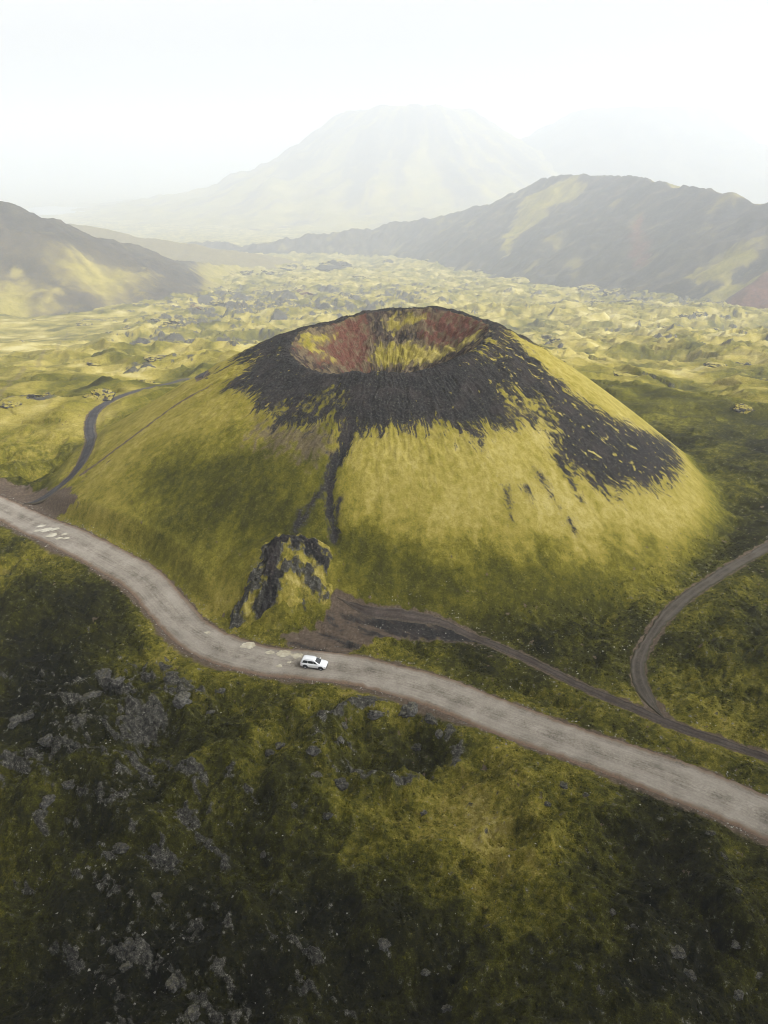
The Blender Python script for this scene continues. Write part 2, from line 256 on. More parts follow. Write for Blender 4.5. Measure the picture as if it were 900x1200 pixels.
# ----------------------------------------------------------------- the land, in full
def fg_rock(x, y):
    """where bare lava breaks through the moss this side of the cone (above 0)"""
    mid = fbm(x / 5, y / 5, 4, 102); hi = fbm(x / 1.1, y / 1.1, 3, 103)
    return 0.85 * sum(v * np.exp(-(((x - bx) ** 2 + (y - by) ** 2) / (br * br * 1.1))) for bx, by, br, v in FEAT['rocky']) - 0.80 \
        + 0.55 * fbm((x * .8 - y * .6) / 8, (x * .6 + y * .8) / 2.6, 4, 104) + 0.45 * mid + 0.35 * hi
def field_rock(x, y):
    b = [(-240, 1540, 330, 1.0), (130, 1760, 180, .3), (-190, 790, 150, .6), (590, 1410, 260, .5), (480, 900, 180, .25), (-300, 1170, 130, .5), (-90, 1220, 180, .5)]
    b = b + FEAT['crags']
    return 0.55 * sum(v * np.exp(-(((x - bx) ** 2 + (y - by) ** 2) / (br * br * 1.1))) for bx, by, br, v in b) - 0.50 \
        + 0.62 * fbm(x / 46, y / 46, 5, 113, 0.6) + 0.35 * fbm(x / 12, y / 12, 3, 114)

def fg_relief(x, y):
    """lava hummocks under moss this side of the cone"""
    wx = x + fbm(x / 14, y / 14, 3, 5) * 3.0; wy = y + fbm(x / 14, y / 14, 3, 6) * 3.0
    h = fbm(wx / 34, wy / 34, 3, 1) * 3.2
    h = h + (ridged(wx / 17, wy / 17, 4, 2) - 0.55) * 4.2
    f1, cid = worley(wx / 5.2, wy / 5.2, 3)
    h = h + (0.75 - np.minimum(f1, 1)) * 1.9 * (0.25 + cid)
    f2, c2 = worley(x / 1.9 + fbm(x / 2, y / 2, 2, 9) * 0.5, y / 1.9 + fbm(x / 2, y / 2, 2, 10) * 0.5, 4)
    h = h + np.sqrt(np.clip(1 - f2 * f2, 0, 1)) * 0.38 * (0.2 + c2)
    h = h + (ridged(x / 3.2, y / 3.2, 3, 7) - 0.55) * 0.5
    h = h + fbm(x / 0.8, y / 0.8, 3, 8) * 0.12
    c = sstep(-0.15, 0.35, fg_rock(x, y))
    f3, c3 = worley(x / 1.15 + 0.3 * perlin(x, y, 11), y / 1.15, 12)
    h = h + c * (0.35 + 0.75 * c3 - 0.55 * np.minimum(f3, 1) + 0.35 * ridged(x / 1.7, y / 1.7, 3, 13))
    for bx, by, br, v in FEAT['domes']:
        q = ((x - bx) ** 2 + (y - by) ** 2) / (br * br); h = h + v * 1.3 * np.exp(-q * 1.3)
    for f in ('furrow', 'furrow2'):
        d, run = poly_dist(x, y, FEAT[f]); d = d + 0.7 * perlin(x / 3, y / 3, 14)
        h = h - 1.5 * np.exp(-(d / 1.3) ** 2) + 0.5 * np.exp(-((d - 3) / 1.2) ** 2)
    return h - 0.6

def field_relief(x, y):
    """the old lava field behind the cone"""
    wx = x + fbm(x / 60, y / 60, 3, 21) * 18; wy = y + fbm(x / 60, y / 60, 3, 22) * 18
    quiet = sstep(-420, -240, x + 0.17 * (y - 800)) * 0.85 + 0.15          # a smooth mossy slope on the far left
    h = fbm(wx / 260, wy / 260, 3, 23) * 12
    h = h + np.clip(ridged(wx / 95, wy / 95, 5, 24) - 0.45, -0.15, 1) * 18 * quiet
    f1, cid = worley(wx / 33, wy / 33, 25)
    h = h + np.clip(1 - f1 * f1, 0, 1) * 6.5 * (cid ** 1.3) * quiet
    h = h + fbm(x / 15, y / 15, 5, 26) * 2.4 * quiet
    c = sstep(-0.10, 0.30, field_rock(x, y)) * np.maximum(quiet, 0.7)
    f3, c3 = worley(x / 14 + 0.3 * perlin(x / 11, y / 11, 27), y / 17, 28)
    h = h + c * (1.0 + 3.6 * c3 - 2.6 * np.minimum(f3, 1) + 3.2 * ridged(x / 18, y / 18, 5, 29))
    return (h - 2.5) * (0.5 + 0.5 * sstep(300, 620, y))

def cone_relief(x, y):
    r, th = cone_polar(x, y)
    g = ridged(th * 7 + 0.5 * fbm(x / 12, y / 12, 3, 30), r / 40 + 3, 3, 31) - 0.55
    h = g * 0.22 * sstep(22, 40, r) * sstep(92, 70, r)
    gx, gy = np.cos(th), np.sin(th)
    st = fbm(th * 46 + 0.8 * fbm(x / 5, y / 5, 2, 37), r / 9, 4, 32) * 0.13 + fbm(x / 1.1, y / 1.1, 4, 33) * 0.09
    rough = sstep(60, 36, r)
    h = h + st * (0.5 + rough) + fbm(x / 4, y / 4, 4, 34) * 0.5 * rough
    inner = sstep(25, 20, r)
    h = h + inner * ((ridged(th * 3.2, r / 3.4, 4, 35) - 0.55) * 1.3 + fbm(th * 12, r / 1.2, 4, 36) * 0.35)
    return h

PITS = []  # x, y, radius x, radius y, rim height, depth
def ring(cx, cy, rx, ry, rim, deep, rot=0.0): PITS.append((cx, cy, rx, ry, rim, deep, rot))
ring(0.5, 78.3, 10.5, 8.5, 1.7, 1.5)
ring(8.6, 72.0, 4.0, 3.0, 0.2, 0.7)
ring(16.5, 60.3, 4.6, 2.7, 1.0, 1.0, 0.1)

def height(x, y, parts=None):
    x = np.asarray(x, float); y = np.asarray(y, float)
    shp = x.shape; x = x.ravel(); y = y.ravel()
    base = land_smooth(x, y)
    r, th = cone_polar(x, y)
    B = cyc(np.degrees(th), RB)
    on = sstep(B + 4, B - 8, r)                      # 1 on the cone
    near = np.hypot(x, y) < 420
    dmin = np.full(x.shape, 1e9); dw = np.full(x.shape, 1e9)
    k = np.where(near)[0]
    for ln, w in ways:
        d, _ = poly_dist(x[k], y[k], tl(ln))
        dw[k] = np.minimum(dw[k], d - w); 
    d, run = poly_dist(x[k], y[k], tl(ROAD))
    zc = np.interp(run, ROAD_RUN, ROAD_Z)
    base = base.copy(); base[k] += (zc - base[k]) * 0.85 * sstep(8.5, 4.0, d)
    free = sstep(-0.2, 9, dw)
    far = sstep(215, 300, y + 0.75 * np.abs(np.minimum(x + 45, 0)) * 0.9 + 0.1 * np.maximum(x, 0))
    far = np.maximum(far, sstep(0, 30, y - 235 - 0 * x))
    front = (1 - far) * (1 - on)
    idx = np.where(front > 0.001)[0]
    rel = np.zeros(x.shape)
    calm = 1 - 0.55 * sstep(96, 130, y) * sstep(-60, -20, x)   # the flat to the right of the cone is lower
    rel[idx] = fg_relief(x[idx], y[idx]) * front[idx] * calm[idx]
    idx = np.where(far * (1 - on) > 0.001)[0]
    rel[idx] += field_relief(x[idx], y[idx]) * (far * (1 - on))[idx]
    idx = np.where(r < 125)[0]
    cr = cone_relief(x[idx], y[idx]); rel[idx] += cr * on[idx]
    # the gully worn down the front
    g, run = poly_dist(x[idx], y[idx], tl(GULLY))
    rel[idx] -= 0.9 * np.exp(-(g / 1.3) ** 2) * sstep(0, 6, run) * sstep(44, 30, run)
    # collapse pits with raised rims in the foreground moss
    for cx, cy, rx, ry, rim, deep, rot in PITS:
        dx = x - cx; dy = y - cy
        c, s = math.cos(rot), math.sin(rot)
        q = np.hypot((dx * c + dy * s) / rx, (-dx * s + dy * c) / ry) + 0.16 * perlin(x / 3.1, y / 3.1, 41)
        rel += rim * np.exp(-((q - 1) / 0.24) ** 2) - deep * sstep(0.95, 0.45, q)
    h = base + rel * free
    # road cuts: a low bank of earth beside the main road
    h += 0.35 * np.exp(-((dw - 3.2) / 1.6) ** 2) * sstep(0, 3, dw)
    h -= 0.16 * sstep(0.55, -0.1, dw)
    h += fbm(x / 0.8, y / 0.8, 2, 44) * 0.05 * sstep(1.5, 0, dw) * (dw < 3)
    # the parasitic outcrop rises on a knob at the cone's foot
    ox, oy = OUT
    q = np.hypot((x - ox + 2.5) / 13.0, (y - oy) / 9.5) + 0.12 * perlin(x / 4, y / 4, 47)
    h += 3.8 * sstep(1.2, 0.2, q) * free
    if parts is not None:
        parts.update(on=on, far=far, front=front, dw=dw, r=r, th=th, rel=rel, B=B)
    return h.reshape(shp)

GULLY = spline(FEAT['gully'], 2.0)
OUT = (FEAT['outcrop'][0] + 1.5, FEAT['outcrop'][1] + 1.0)

def blob_sum(x, y, blobs):
    s = np.zeros(x.shape)
    for bx, by, br, v in blobs:
        s += v * np.exp(-(((x - bx) ** 2 + (y - by) ** 2) / (br * br * 1.1)))
    return s

def land_masks(x, y, P, slope):
    """what grows or lies where: (scoria, red, rock) and (moss tone, dirt, brown)"""
    on, far, front, dw, r, th = P['on'], P['far'], P['front'], P['dw'], P['r'], P['th']
    n = x.size
    sco = np.zeros(n); red = np.zeros(n); rock = np.zeros(n); tone = np.zeros(n); dirt = np.zeros(n); brn = np.zeros(n)
    # ---- this side
    lo = fbm(x / 22, y / 22, 4, 101); mid = fbm(x / 5, y / 5, 4, 102); hi = fbm(x / 1.1, y / 1.1, 3, 103)
    tf = 0.40 + 0.20 * lo + 0.15 * mid + 0.14 * hi
    tf += blob_sum(x, y, FEAT['tone'])  # moss patches; dark ones along the near edge also paint in foreground shade
    rk = fg_rock(x, y)
    for cx, cy, rx, ry, rim, deep, rot in PITS[:1]:
        q = np.hypot((x - cx) / rx, (y - cy) / ry) + 0.16 * perlin(x / 3.1, y / 3.1, 41)
        rk = np.maximum(rk, (0.62 * np.exp(-((q - 0.98) / 0.10) ** 2) * (0.55 + 0.9 * fbm(x / 5, y / 5, 2, 105) + 0.02 * (y - cy) - 0.012 * (x - cx)) - 0.12 + 0.25 * hi))
        tf -= 0.07 * sstep(0.9, 0.4, q)
    # ---- the lava field
    tB = 0.68 + 0.20 * fbm(x / 130, y / 130, 3, 111) + 0.30 * fbm(x / 30, y / 30, 5, 112)
    edge = sstep(340, 230, y) * sstep(-60, 40, x)
    tB -= 0.22 * edge
    tf -= 0.07 * sstep(40, 90, x) * sstep(105, 150, y)
    rB = field_rock(x, y) + 0.5 * np.clip(slope - 0.6, 0, 0.6)
    # ---- the cone
    cr = np.full(n, -9.0)
    i = np.where(r < 125)[0]
    X, Y, R, TH = x[i], y[i], r[i], th[i]
    wob = 0.05 * fbm(X / 6, Y / 6, 3, 120)
    st = fbm((TH + wob) * 22, R / 11, 4, 121); st2 = 0.6 * fbm((TH + wob) * 48, R / 7, 4, 122) + 0.5 * fbm(X / 3.5, Y / 3.5, 4, 128); gr = fbm(X / 1.3, Y / 1.3, 5, 123); fib = fbm((TH + wob * 0.6) * 130, R / 4.0, 4, 129); cl = fbm(TH * rim_r(TH) / 3.4, R / 1.8, 5, 130); gw = fbm(TH * rim_r(TH) / 1.7, R / 0.9, 4, 137)
    sd = poly_sd(X, Y, FEAT['black'])
    rr = rim_r(TH)
    back = sstep(0.02, 0.35, np.sin(TH))                       # the far flank: black under the rim
    sd = np.maximum(sd, np.where(np.sin(TH) > 0.0, (rr + 16 + 8 * st - R), -9) * 1.0)
    sd = np.maximum(sd, 3.2 - np.abs(R - rr - 1.2))            # cinders all round the rim
    b = sd + 2.6 * st + 2.4 * st2 + 2.6 * fib + 1.8 * gr
    for q_, f in enumerate(FEAT['fingers']):
        d, run = poly_dist(X, Y, f); L = sum(math.dist(p, q) for p, q in zip(f[:-1], f[1:]))
        b = np.maximum(b, (2.4 if q_ in (0, 1, 6) else 1.5) * (1.1 * (1 - run / L) - (0.15 if q_ in (0, 1, 6) else 0.7) - d + 0.9 * st2 + 1.0 * fib + 0.8 * gr))
    d, run = poly_dist(X, Y, tl(GULLY))
    b = np.maximum(b, 3.0 * (1.35 - 0.025 * run - d + 1.0 * st2 + 0.8 * fib + 0.5 * gr))
    for f in FEAT['gully_side']:
        d, run = poly_dist(X, Y, f)
        b = np.maximum(b, 2.5 * (0.5 - d + 0.7 * st2 + 0.6 * gr))
    for p in FEAT['pale_patch']:
        s = poly_sd(X, Y, p)
        b = np.where(s > -3, np.minimum(b, 0.6 - s * 0.35 + 3.0 * st + 2.5 * gr), b)
    # moss shreds scattered over the upper cinders, more to the right
    shred = (st2 * 0.8 + gr * 0.8 + 0.4 * st + 0.2 * fib) - 0.95 + 0.42 * sstep(0.25, 0.9, np.cos(TH)) + 0.12 * sstep(0.3, 0.9, -np.cos(TH))
    b = np.where((R > rr + 2.5), np.minimum(b, -shred * 5), b)
    inside = sstep(rr + 0.4, rr - 0.8, R)
    # inside the crater
    bi = 0.9 + 1.3 * fbm(TH * 5, R / 4, 4, 124) + 1.8 * gw + 2.6 * cl
    yi = np.full(len(i), -9.0)
    for p in FEAT['yellow_in']: yi = np.maximum(yi, poly_sd(X, Y, p))
    yi = yi * 0.9 - 0.7 + 1.9 * cl + 1.1 * gw
    ri = np.full(len(i), -9.0)
    for p in FEAT['red_in']: ri = np.maximum(ri, poly_sd(X, Y, p))
    ri = ri * 0.9 + 1.7 * cl + 0.9 * gw
    bi = np.minimum(bi, -np.minimum(yi, 2.0) * 1.4)
    sco[i] = np.interp(b, [-5, -2.2, 0.2, 2.2], [0, 0.2, 0.62, 1.12]) * (1 - inside) + 0.75 * sstep(-1.2, 1.6, bi) * inside
    red[i] = np.maximum(inside * (0.42 + 0.55 * sstep(-2.5, 2.0, ri)) * sstep(1.2, -1.0, yi),
                        0.40 * sstep(0, 2.5, 2.6 + 2 * gr - np.abs(R - rr - 3) * 0.5) * np.exp(-((TH + 0.15) / 0.5) ** 2))
    sco[i] = np.where(inside > 0.5, sco[i] * (1 - 0.6 * sstep(-2.0, 2.0, ri)), sco[i])
    red[i] = np.maximum(red[i] * (0.66 + 0.4 * gw + 0.3 * cl), 0.30 * inside * sstep(0.0, 0.8, gw))
    tc = 0.70 + 0.07 * st + 0.06 * fbm(X / 9, Y / 9, 3, 125) + 0.08 * gr
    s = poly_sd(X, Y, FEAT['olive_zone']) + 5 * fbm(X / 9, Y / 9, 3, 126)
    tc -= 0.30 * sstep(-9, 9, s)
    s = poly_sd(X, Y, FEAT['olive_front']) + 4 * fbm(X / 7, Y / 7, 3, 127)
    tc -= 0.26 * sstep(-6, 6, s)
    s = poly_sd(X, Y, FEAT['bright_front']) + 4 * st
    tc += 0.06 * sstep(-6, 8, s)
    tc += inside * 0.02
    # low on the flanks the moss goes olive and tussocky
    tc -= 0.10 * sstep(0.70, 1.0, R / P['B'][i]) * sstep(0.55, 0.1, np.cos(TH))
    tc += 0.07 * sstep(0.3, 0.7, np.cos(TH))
    s = poly_sd(X, Y, FEAT['brown_zone']) + 4 * gr + 3 * st
    brn[i] = 0.75 * sstep(-2, 3, s) * (1 - inside) + 0.85 * inside * sstep(0.8, -1.2, yi)
    tcone = np.zeros(n); tcone[i] = tc
    onm = np.where(r < 125, on, 0)
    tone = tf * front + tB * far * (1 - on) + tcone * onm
    rock = sstep(-0.08, 0.22, rk) * front + sstep(0.0, 0.3, rB) * far * (1 - on)
    # ---- earth along the ways
    vn = fbm(x / 1.7, y / 1.7, 4, 131)
    k = np.where(dw < 12)[0]
    dwr = np.zeros(n); dwr[k] = road_side(x[k], y[k])
    side = np.where((y[k] < 150) & (dwr[k] > 0), 1.0, 0.0)
    wide = fbm(x[k] / 13, y[k] / 13, 2, 132)
    dirt[k] = sstep(0.7 + 0.9 * vn[k] + side * (1.4 + 2.2 * np.clip(wide, -.5, 1)), 0.0, dw[k])
    s = poly_sd(x[k], y[k], FEAT['junction']) + 1.2 * vn[k]
    dirt[k] = np.maximum(dirt[k], sstep(-0.8, 0.8, s))
    s = poly_sd(x[k], y[k], FEAT['dirt_fan']) + 1.3 * vn[k]
    dirt[k] = np.maximum(dirt[k], sstep(-1.0, 0.7, s))
    al = fbm((x[k] * .9 - y[k] * .4) / 9, (x[k] * .4 + y[k] * .9) / 2.4, 5, 133, 0.6)
    sco[k] = np.maximum(sco[k], 0.80 * sstep(-0.8, 0.8, s) * sstep(-0.6, 0.6, al + 0.03 * (x[k] + 6)))
    fp, _ = poly_dist(x, y, FEAT['foot_path'])
    dirt = np.maximum(dirt, 0.8 * sstep(1.1, 0.2, fp + 0.4 * hi))
    fp, _ = poly_dist(x, y, FEAT['left_path'])
    dirt = np.maximum(dirt, 0.45 * sstep(3.2, 0.8, fp + 0.8 * mid))
    rock = rock * (1 - dirt); sco = np.where(dirt > 0.5, np.minimum(sco, 0.9), sco)
    # the outcrop's own bare ground
    ox, oy = OUT
    q = np.hypot((x - ox) / 8.0, (y - oy) / 6.6) + 0.3 * fbm(x / 3, y / 3, 4, 134)
    o = sstep(0.95, 0.6, q)
    rock = np.maximum(rock, o * sstep(-0.35, 0.25, fbm(x / 2.4, y / 2.4, 4, 135)))
    sco = np.maximum(sco, o * sstep(0.0, 0.3, fbm(x / 3 + 9, y / 5, 4, 136) + 0.1))
    return np.stack([sco, red, rock], 1), np.stack([np.clip(tone, 0, 1.1), dirt, brn], 1)

def road_side(x, y):
    """1 beside the main road on its outer side, away from the cone"""
    d, _ = poly_dist(x, y, tl(ROAD)); s = np.zeros(x.shape)
    yr = np.interp(x, ROAD[:, 0], ROAD[:, 1])
    return np.where((d < 8) & (y < yr), 1.0, -1.0)

def slope_of(Z, X, Y):
    """steepness on a structured grid"""
    dXr = np.gradient(X, axis=0); dYr = np.gradient(Y, axis=0); dXc = np.gradient(X, axis=1); dYc = np.gradient(Y, axis=1)
    a = np.gradient(Z, axis=0); b = np.gradient(Z, axis=1)
    det = dXr * dYc - dYr * dXc + 1e-9
    gx = (a * dYc - b * dYr) / det; gy = (b * dXr - a * dXc) / det
    return np.hypot(gx, gy)

# ----------------------------------------------------------------- materials
class N:
    def __init__(self, m):
        m.use_nodes = True; self.m = m; self.t = m.node_tree; self.t.nodes.clear()
        self.out = self.t.nodes.new('ShaderNodeOutputMaterial')
    def n(self, typ, **kw):
        nd = self.t.nodes.new(typ)
        for k, v in kw.items(): setattr(nd, k, v)
        return nd
    def l(self, a, b): self.t.links.new(a, b)
    def set(self, sock, v):
        if hasattr(v, 'is_output'): self.l(v, sock)
        else: sock.default_value = v
    def math(self, op, a, b=0.0, c=0.0, clamp=False):
        nd = self.n('ShaderNodeMath', operation=op, use_clamp=clamp)
        for s, v in zip(nd.inputs, (a, b, c)): self.set(s, v)
        return nd.outputs[0]
    def noise(self, scale, detail=4, rough=0.6, vec=None, dist=0.0):
        nd = self.n('ShaderNodeTexNoise'); nd.inputs['Scale'].default_value = scale; nd.inputs['Detail'].default_value = detail
        nd.inputs['Roughness'].default_value = rough; nd.inputs['Distortion'].default_value = dist
        if vec is not None: self.l(vec, nd.inputs['Vector'])
        return nd.outputs['Fac']
    def ramp(self, fac, stops, interp='LINEAR'):
        nd = self.n('ShaderNodeValToRGB'); cr = nd.color_ramp; cr.interpolation = interp
        while len(cr.elements) > 1: cr.elements.remove(cr.elements[-1])
        cr.elements[0].position = stops[0][0]; cr.elements[0].color = (*stops[0][1], 1)
        for p, c in stops[1:]:
            e = cr.elements.new(p); e.color = (*c, 1)
        self.set(nd.inputs[0], fac)
        return nd.outputs[0]
    def mix(self, fac, a, b):
        nd = self.n('ShaderNodeMix', data_type='RGBA'); self.set(nd.inputs[0], fac)
        for s, v in ((nd.inputs[6], a), (nd.inputs[7], b)):
            if isinstance(v, tuple): v = (*v, 1) if len(v) == 3 else v
            self.set(s, v)
        return nd.outputs[2]
    def bsdf(self, col, rough=0.9, bump=None, bstr=0.5, bdist=0.1, spec=0.2, metal=0.0, coat=0.0):
        p = self.n('ShaderNodeBsdfPrincipled')
        if isinstance(col, tuple): col = (*col, 1)
        self.set(p.inputs['Base Color'], col); self.set(p.inputs['Roughness'], rough)
        p.inputs['Specular IOR Level'].default_value = spec; p.inputs['Metallic'].default_value = metal; p.inputs['Coat Weight'].default_value = coat
        if bump is not None:
            b = self.n('ShaderNodeBump'); b.inputs['Strength'].default_value = bstr; b.inputs['Distance'].default_value = bdist
            self.l(bump, b.inputs['Height']); self.l(b.outputs[0], p.inputs['Normal'])
        self.l(p.outputs[0], self.out.inputs[0])
        return p
    def pos(self): return self.n('ShaderNodeNewGeometry').outputs['Position']

def simple(name, col, rough=0.5, metal=0.0, spec=0.5, coat=0.0, var=0.0, scale=8.0):
    m = bpy.data.materials.new(name); k = N(m)
    f = k.noise(scale, 4, 0.6)
    c = k.ramp(f, [(0.3, tuple(v * (1 - var) for v in col)), (0.7, tuple(min(1, v * (1 + var)) for v in col))])
    k.bsdf(c, rough, spec=spec, metal=metal, coat=coat)
    return m

MOSS = [(0.0, (.0065, .0062, .0028)), (0.22, (.018, .0175, .0030)), (0.38, (.042, .041, .0042)), (0.54, (.098, .090, .0080)),
        (0.70, (.205, .170, .027)), (0.86, (.31, .255, .070)), (1.0, (.40, .35, .15))]

def land_material(name, fine, bdist, spread=1.0):
    m = bpy.data.materials.new(name); k = N(m); P = k.pos()
    A = k.n('ShaderNodeAttribute', attribute_name='ground_cover'); B = k.n('ShaderNodeAttribute', attribute_name='moss_cover')
    sa = k.n('ShaderNodeSeparateColor'); k.l(A.outputs['Color'], sa.inputs[0]); sb = k.n('ShaderNodeSeparateColor'); k.l(B.outputs['Color'], sb.inputs[0])
    sco, red, rock = sa.outputs; tone, dirt, brn = sb.outputs
    g1 = k.noise(fine, 5, 0.7, P); g2 = k.noise(fine * 0.22, 5, 0.65, P); g3 = k.noise(fine * 4.0, 3, 0.7, P)
    t = k.math('ADD', tone, k.math('MULTIPLY', k.math('SUBTRACT', g1, 0.5), 0.50 * spread))
    t = k.math('ADD', t, k.math('MULTIPLY', k.math('SUBTRACT', g2, 0.5), 0.30 * spread))
    t = k.math('ADD', t, k.math('MULTIPLY', k.math('SUBTRACT', g3, 0.5), 0.50 * spread), clamp=True)
    moss = k.ramp(t, MOSS)
    brown = k.ramp(g1, [(0.3, (.055, .038, .028)), (0.7, (.13, .10, .075))])
    c = k.mix(brn, moss, brown)
    lich = k.ramp(k.math('ADD', k.math('MULTIPLY', g3, 0.35), k.math('MULTIPLY', g1, 0.65)), [(0.36, (.012, .011, .010)), (0.48, (.040, .037, .031)), (0.57, (.090, .086, .068)), (0.70, (.27, .26, .22))])
    def sharp(v, amt, w):
        s = k.math('ADD', v, k.math('MULTIPLY', k.math('SUBTRACT', g1, 0.5), amt))
        mr = k.n('ShaderNodeMapRange', interpolation_type='SMOOTHSTEP'); mr.inputs[1].default_value = 0.5 - w; mr.inputs[2].default_value = 0.5 + w
        k.l(s, mr.inputs[0]); return mr.outputs[0]
    c = k.mix(sharp(rock, 2.2, 0.30), c, lich)
    earth = k.ramp(g1, [(0.3, (.050, .036, .026)), (0.55, (.105, .078, .055)), (0.75, (.17, .135, .10))])
    c = k.mix(sharp(dirt, 0.7, 0.25), c, earth)
    cinder = k.ramp(g1, [(0.30, (.0055, .0052, .005)), (0.48, (.015, .0145, .0138)), (0.60, (.038, .036, .033)), (0.74, (.12, .11, .085))])
    br = k.n('ShaderNodeMapRange', interpolation_type='SMOOTHSTEP'); br.inputs[1].default_value = 0.44; br.inputs[2].default_value = 0.68
    k.l(k.noise(fine * 0.09, 6, 0.7, P), br.inputs[0])
    cinder = k.mix(k.math('MULTIPLY', br.outputs[0], 0.5), cinder, k.ramp(g3, [(0.32, (.016, .012, .011)), (0.52, (.046, .036, .033)), (0.72, (.125, .105, .092))]))
    gd = k.math('ADD', k.math('MULTIPLY', g1, 0.45), k.math('MULTIPLY', g3, 0.55))
    s_ = k.math('ADD', sco, k.math('MULTIPLY', k.math('SUBTRACT', gd, 0.5), 2.1))
    mr_ = k.n('ShaderNodeMapRange', interpolation_type='SMOOTHSTEP'); mr_.inputs[1].default_value = 0.34; mr_.inputs[2].default_value = 0.66; k.l(s_, mr_.inputs[0])
    c = k.mix(mr_.outputs[0], c, cinder)
    rust = k.ramp(g1, [(0.3, (.038, .017, .013)), (0.55, (.105, .041, .028)), (0.78, (.175, .10, .068))])
    c = k.mix(sharp(red, 0.6, 0.3), c, rust)
    k.bsdf(c, 0.95, k.math('ADD', g1, k.math('MULTIPLY', g3, 0.35)), 0.9, bdist, spec=0.08)
    return m

M_LAND = land_material('moss_and_cinder', 1.7, 0.22)
M_CONE = land_material('cone_moss_and_cinder', 2.3, 0.16, 0.72)
M_FAR = land_material('far_slopes', 0.16, 1.2, 0.8)

# ----------------------------------------------------------------- ground sheet
def depth_of(y): return y * math.cos(PITCH) + 78 * math.sin(PITCH)
# rows run from behind the camera to the horizon, closest together where the eye is closest
def row_positions():
    rows = [-400, -250, -150, -90, -50, -25, -8, 5, 14]
    a = math.radians(27 + math.degrees(math.atan(730 / FPX)))
    e = math.radians(1.0)
    py = 730.0
    while True:
        dep = PITCH + math.atan(py / FPX)
        if dep < math.radians(0.95): break
        yy = 78 / math.tan(dep)
        if yy > 1500: break
        rows.append(yy); py -= 1.15 if yy < 140 else (1.0 if yy < 420 else 0.8)
    # the ground falls away beyond, so add rows there
    yy = rows[-1]
    while yy < 19500:
        yy *= 1.012; rows.append(yy)
    return np.array(rows)
rows = row_positions()
# thin out over-wide gaps between 150 m and 1300 m
full = [rows[0]]
for v in rows[1:]:
    gap = v - full[-1]; lim = 1.1 if 90 < v < 260 else (2.2 if 260 <= v < 800 else (4.2 if 800 <= v < 2600 else 1e9))
    if v > 90 and gap > lim:
        n_ = int(math.ceil(gap / lim))
        full += [full[-1] + gap * (q + 1) / n_ for q in range(n_)]
    else: full.append(v)
rows = np.array(full)
u = np.concatenate([-np.geomspace(6, 0.80, 30)[:-1], np.linspace(-0.80, 0.80, 1080), np.geomspace(0.80, 6, 30)[1:]])
YY = np.repeat(rows[:, None], len(u), 1)
XX = u[None, :] * np.maximum(depth_of(YY), 60)
P = {}
ZZ = height(XX, YY, P)
far_ease = sstep(2900, 4600, YY)
ZZ = ZZ * (1 - far_ease) + (zg(XX, YY) + fbm(XX / 500, YY / 500, 3, 140) * 9 * far_ease) * far_ease
sl = slope_of(ZZ, XX, YY)
under = (P['r'] < P['B'] - 6).reshape(ZZ.shape)          # the cone's own mesh covers this
A_, B_ = land_masks(XX.ravel(), YY.ravel(), P, sl.ravel())
ZG = ZZ - 2.5 * sstep(4, 12, (P['B'] - 2 - P['r']).reshape(ZZ.shape))
me = np_mesh('ground', np.stack([XX, YY, ZG], -1).reshape(-1, 3), quads=grid_quads(*XX.shape)[:, ::1])
attr(me, 'ground_cover', A_); attr(me, 'moss_cover', B_)
ground = tag(link(me, 'ground', M_LAND), kind='structure')

# ----------------------------------------------------------------- crater hill
th_ = np.sort(np.concatenate([np.linspace(-math.pi, 0, 900, endpoint=False), np.linspace(0, math.pi, 420, endpoint=False)]))
rho = np.concatenate([np.linspace(0.004, 0.26, 60, endpoint=False), np.linspace(0.26, 0.42, 75, endpoint=False), np.linspace(0.42, 1.0, 190)])
TT, QQ = np.meshgrid(th_, rho)
RR = QQ * (cyc(np.degrees(TT), RB) + 3.5)
XC = CX + RR * np.cos(TT); YC = CY + RR * np.sin(TT)
P = {}
ZC = height(XC, YC, P)
A_, B_ = land_masks(XC.ravel(), YC.ravel(), P, np.zeros(XC.size))
ZC = ZC + 0.03 - 1.2 * sstep(0.985, 1.0, QQ)
me = np_mesh('crater_hill', np.stack([XC, YC, ZC], -1).reshape(-1, 3), quads=grid_quads(len(rho), len(th_), True))
attr(me, 'ground_cover', A_); attr(me, 'moss_cover', B_)
tag(link(me, 'crater_hill', M_CONE), kind='structure')

# ----------------------------------------------------------------- hills behind
def hill(name, fn, x0, x1, y0, y1, step, masks, rough):
    xs = np.arange(x0, x1 + step, step); ys = np.arange(y0, y1 + step, step)
    X, Y = np.meshgrid(xs, ys)
    Z = fn(X, Y) + rough(X, Y)
    lowest = zg(X, Y) - 14
    Z = np.maximum(Z, lowest - 6)
    S = slope_of(Z, X, Y)
    q = grid_quads(*X.shape)
    keep = (Z.ravel()[q] > lowest.ravel()[q] - 5).any(1)
    q = q[keep]; used = np.unique(q); re = np.full(X.size, -1); re[used] = np.arange(len(used))
    A, B = masks(X.ravel()[used], Y.ravel()[used], Z.ravel()[used], S.ravel()[used])
    me = np_mesh(name, np.stack([X, Y, Z], -1).reshape(-1, 3)[used], quads=re[q])
    attr(me, 'ground_cover', A); attr(me, 'moss_cover', B)
    return tag(link(me, name, M_FAR), kind='structure')

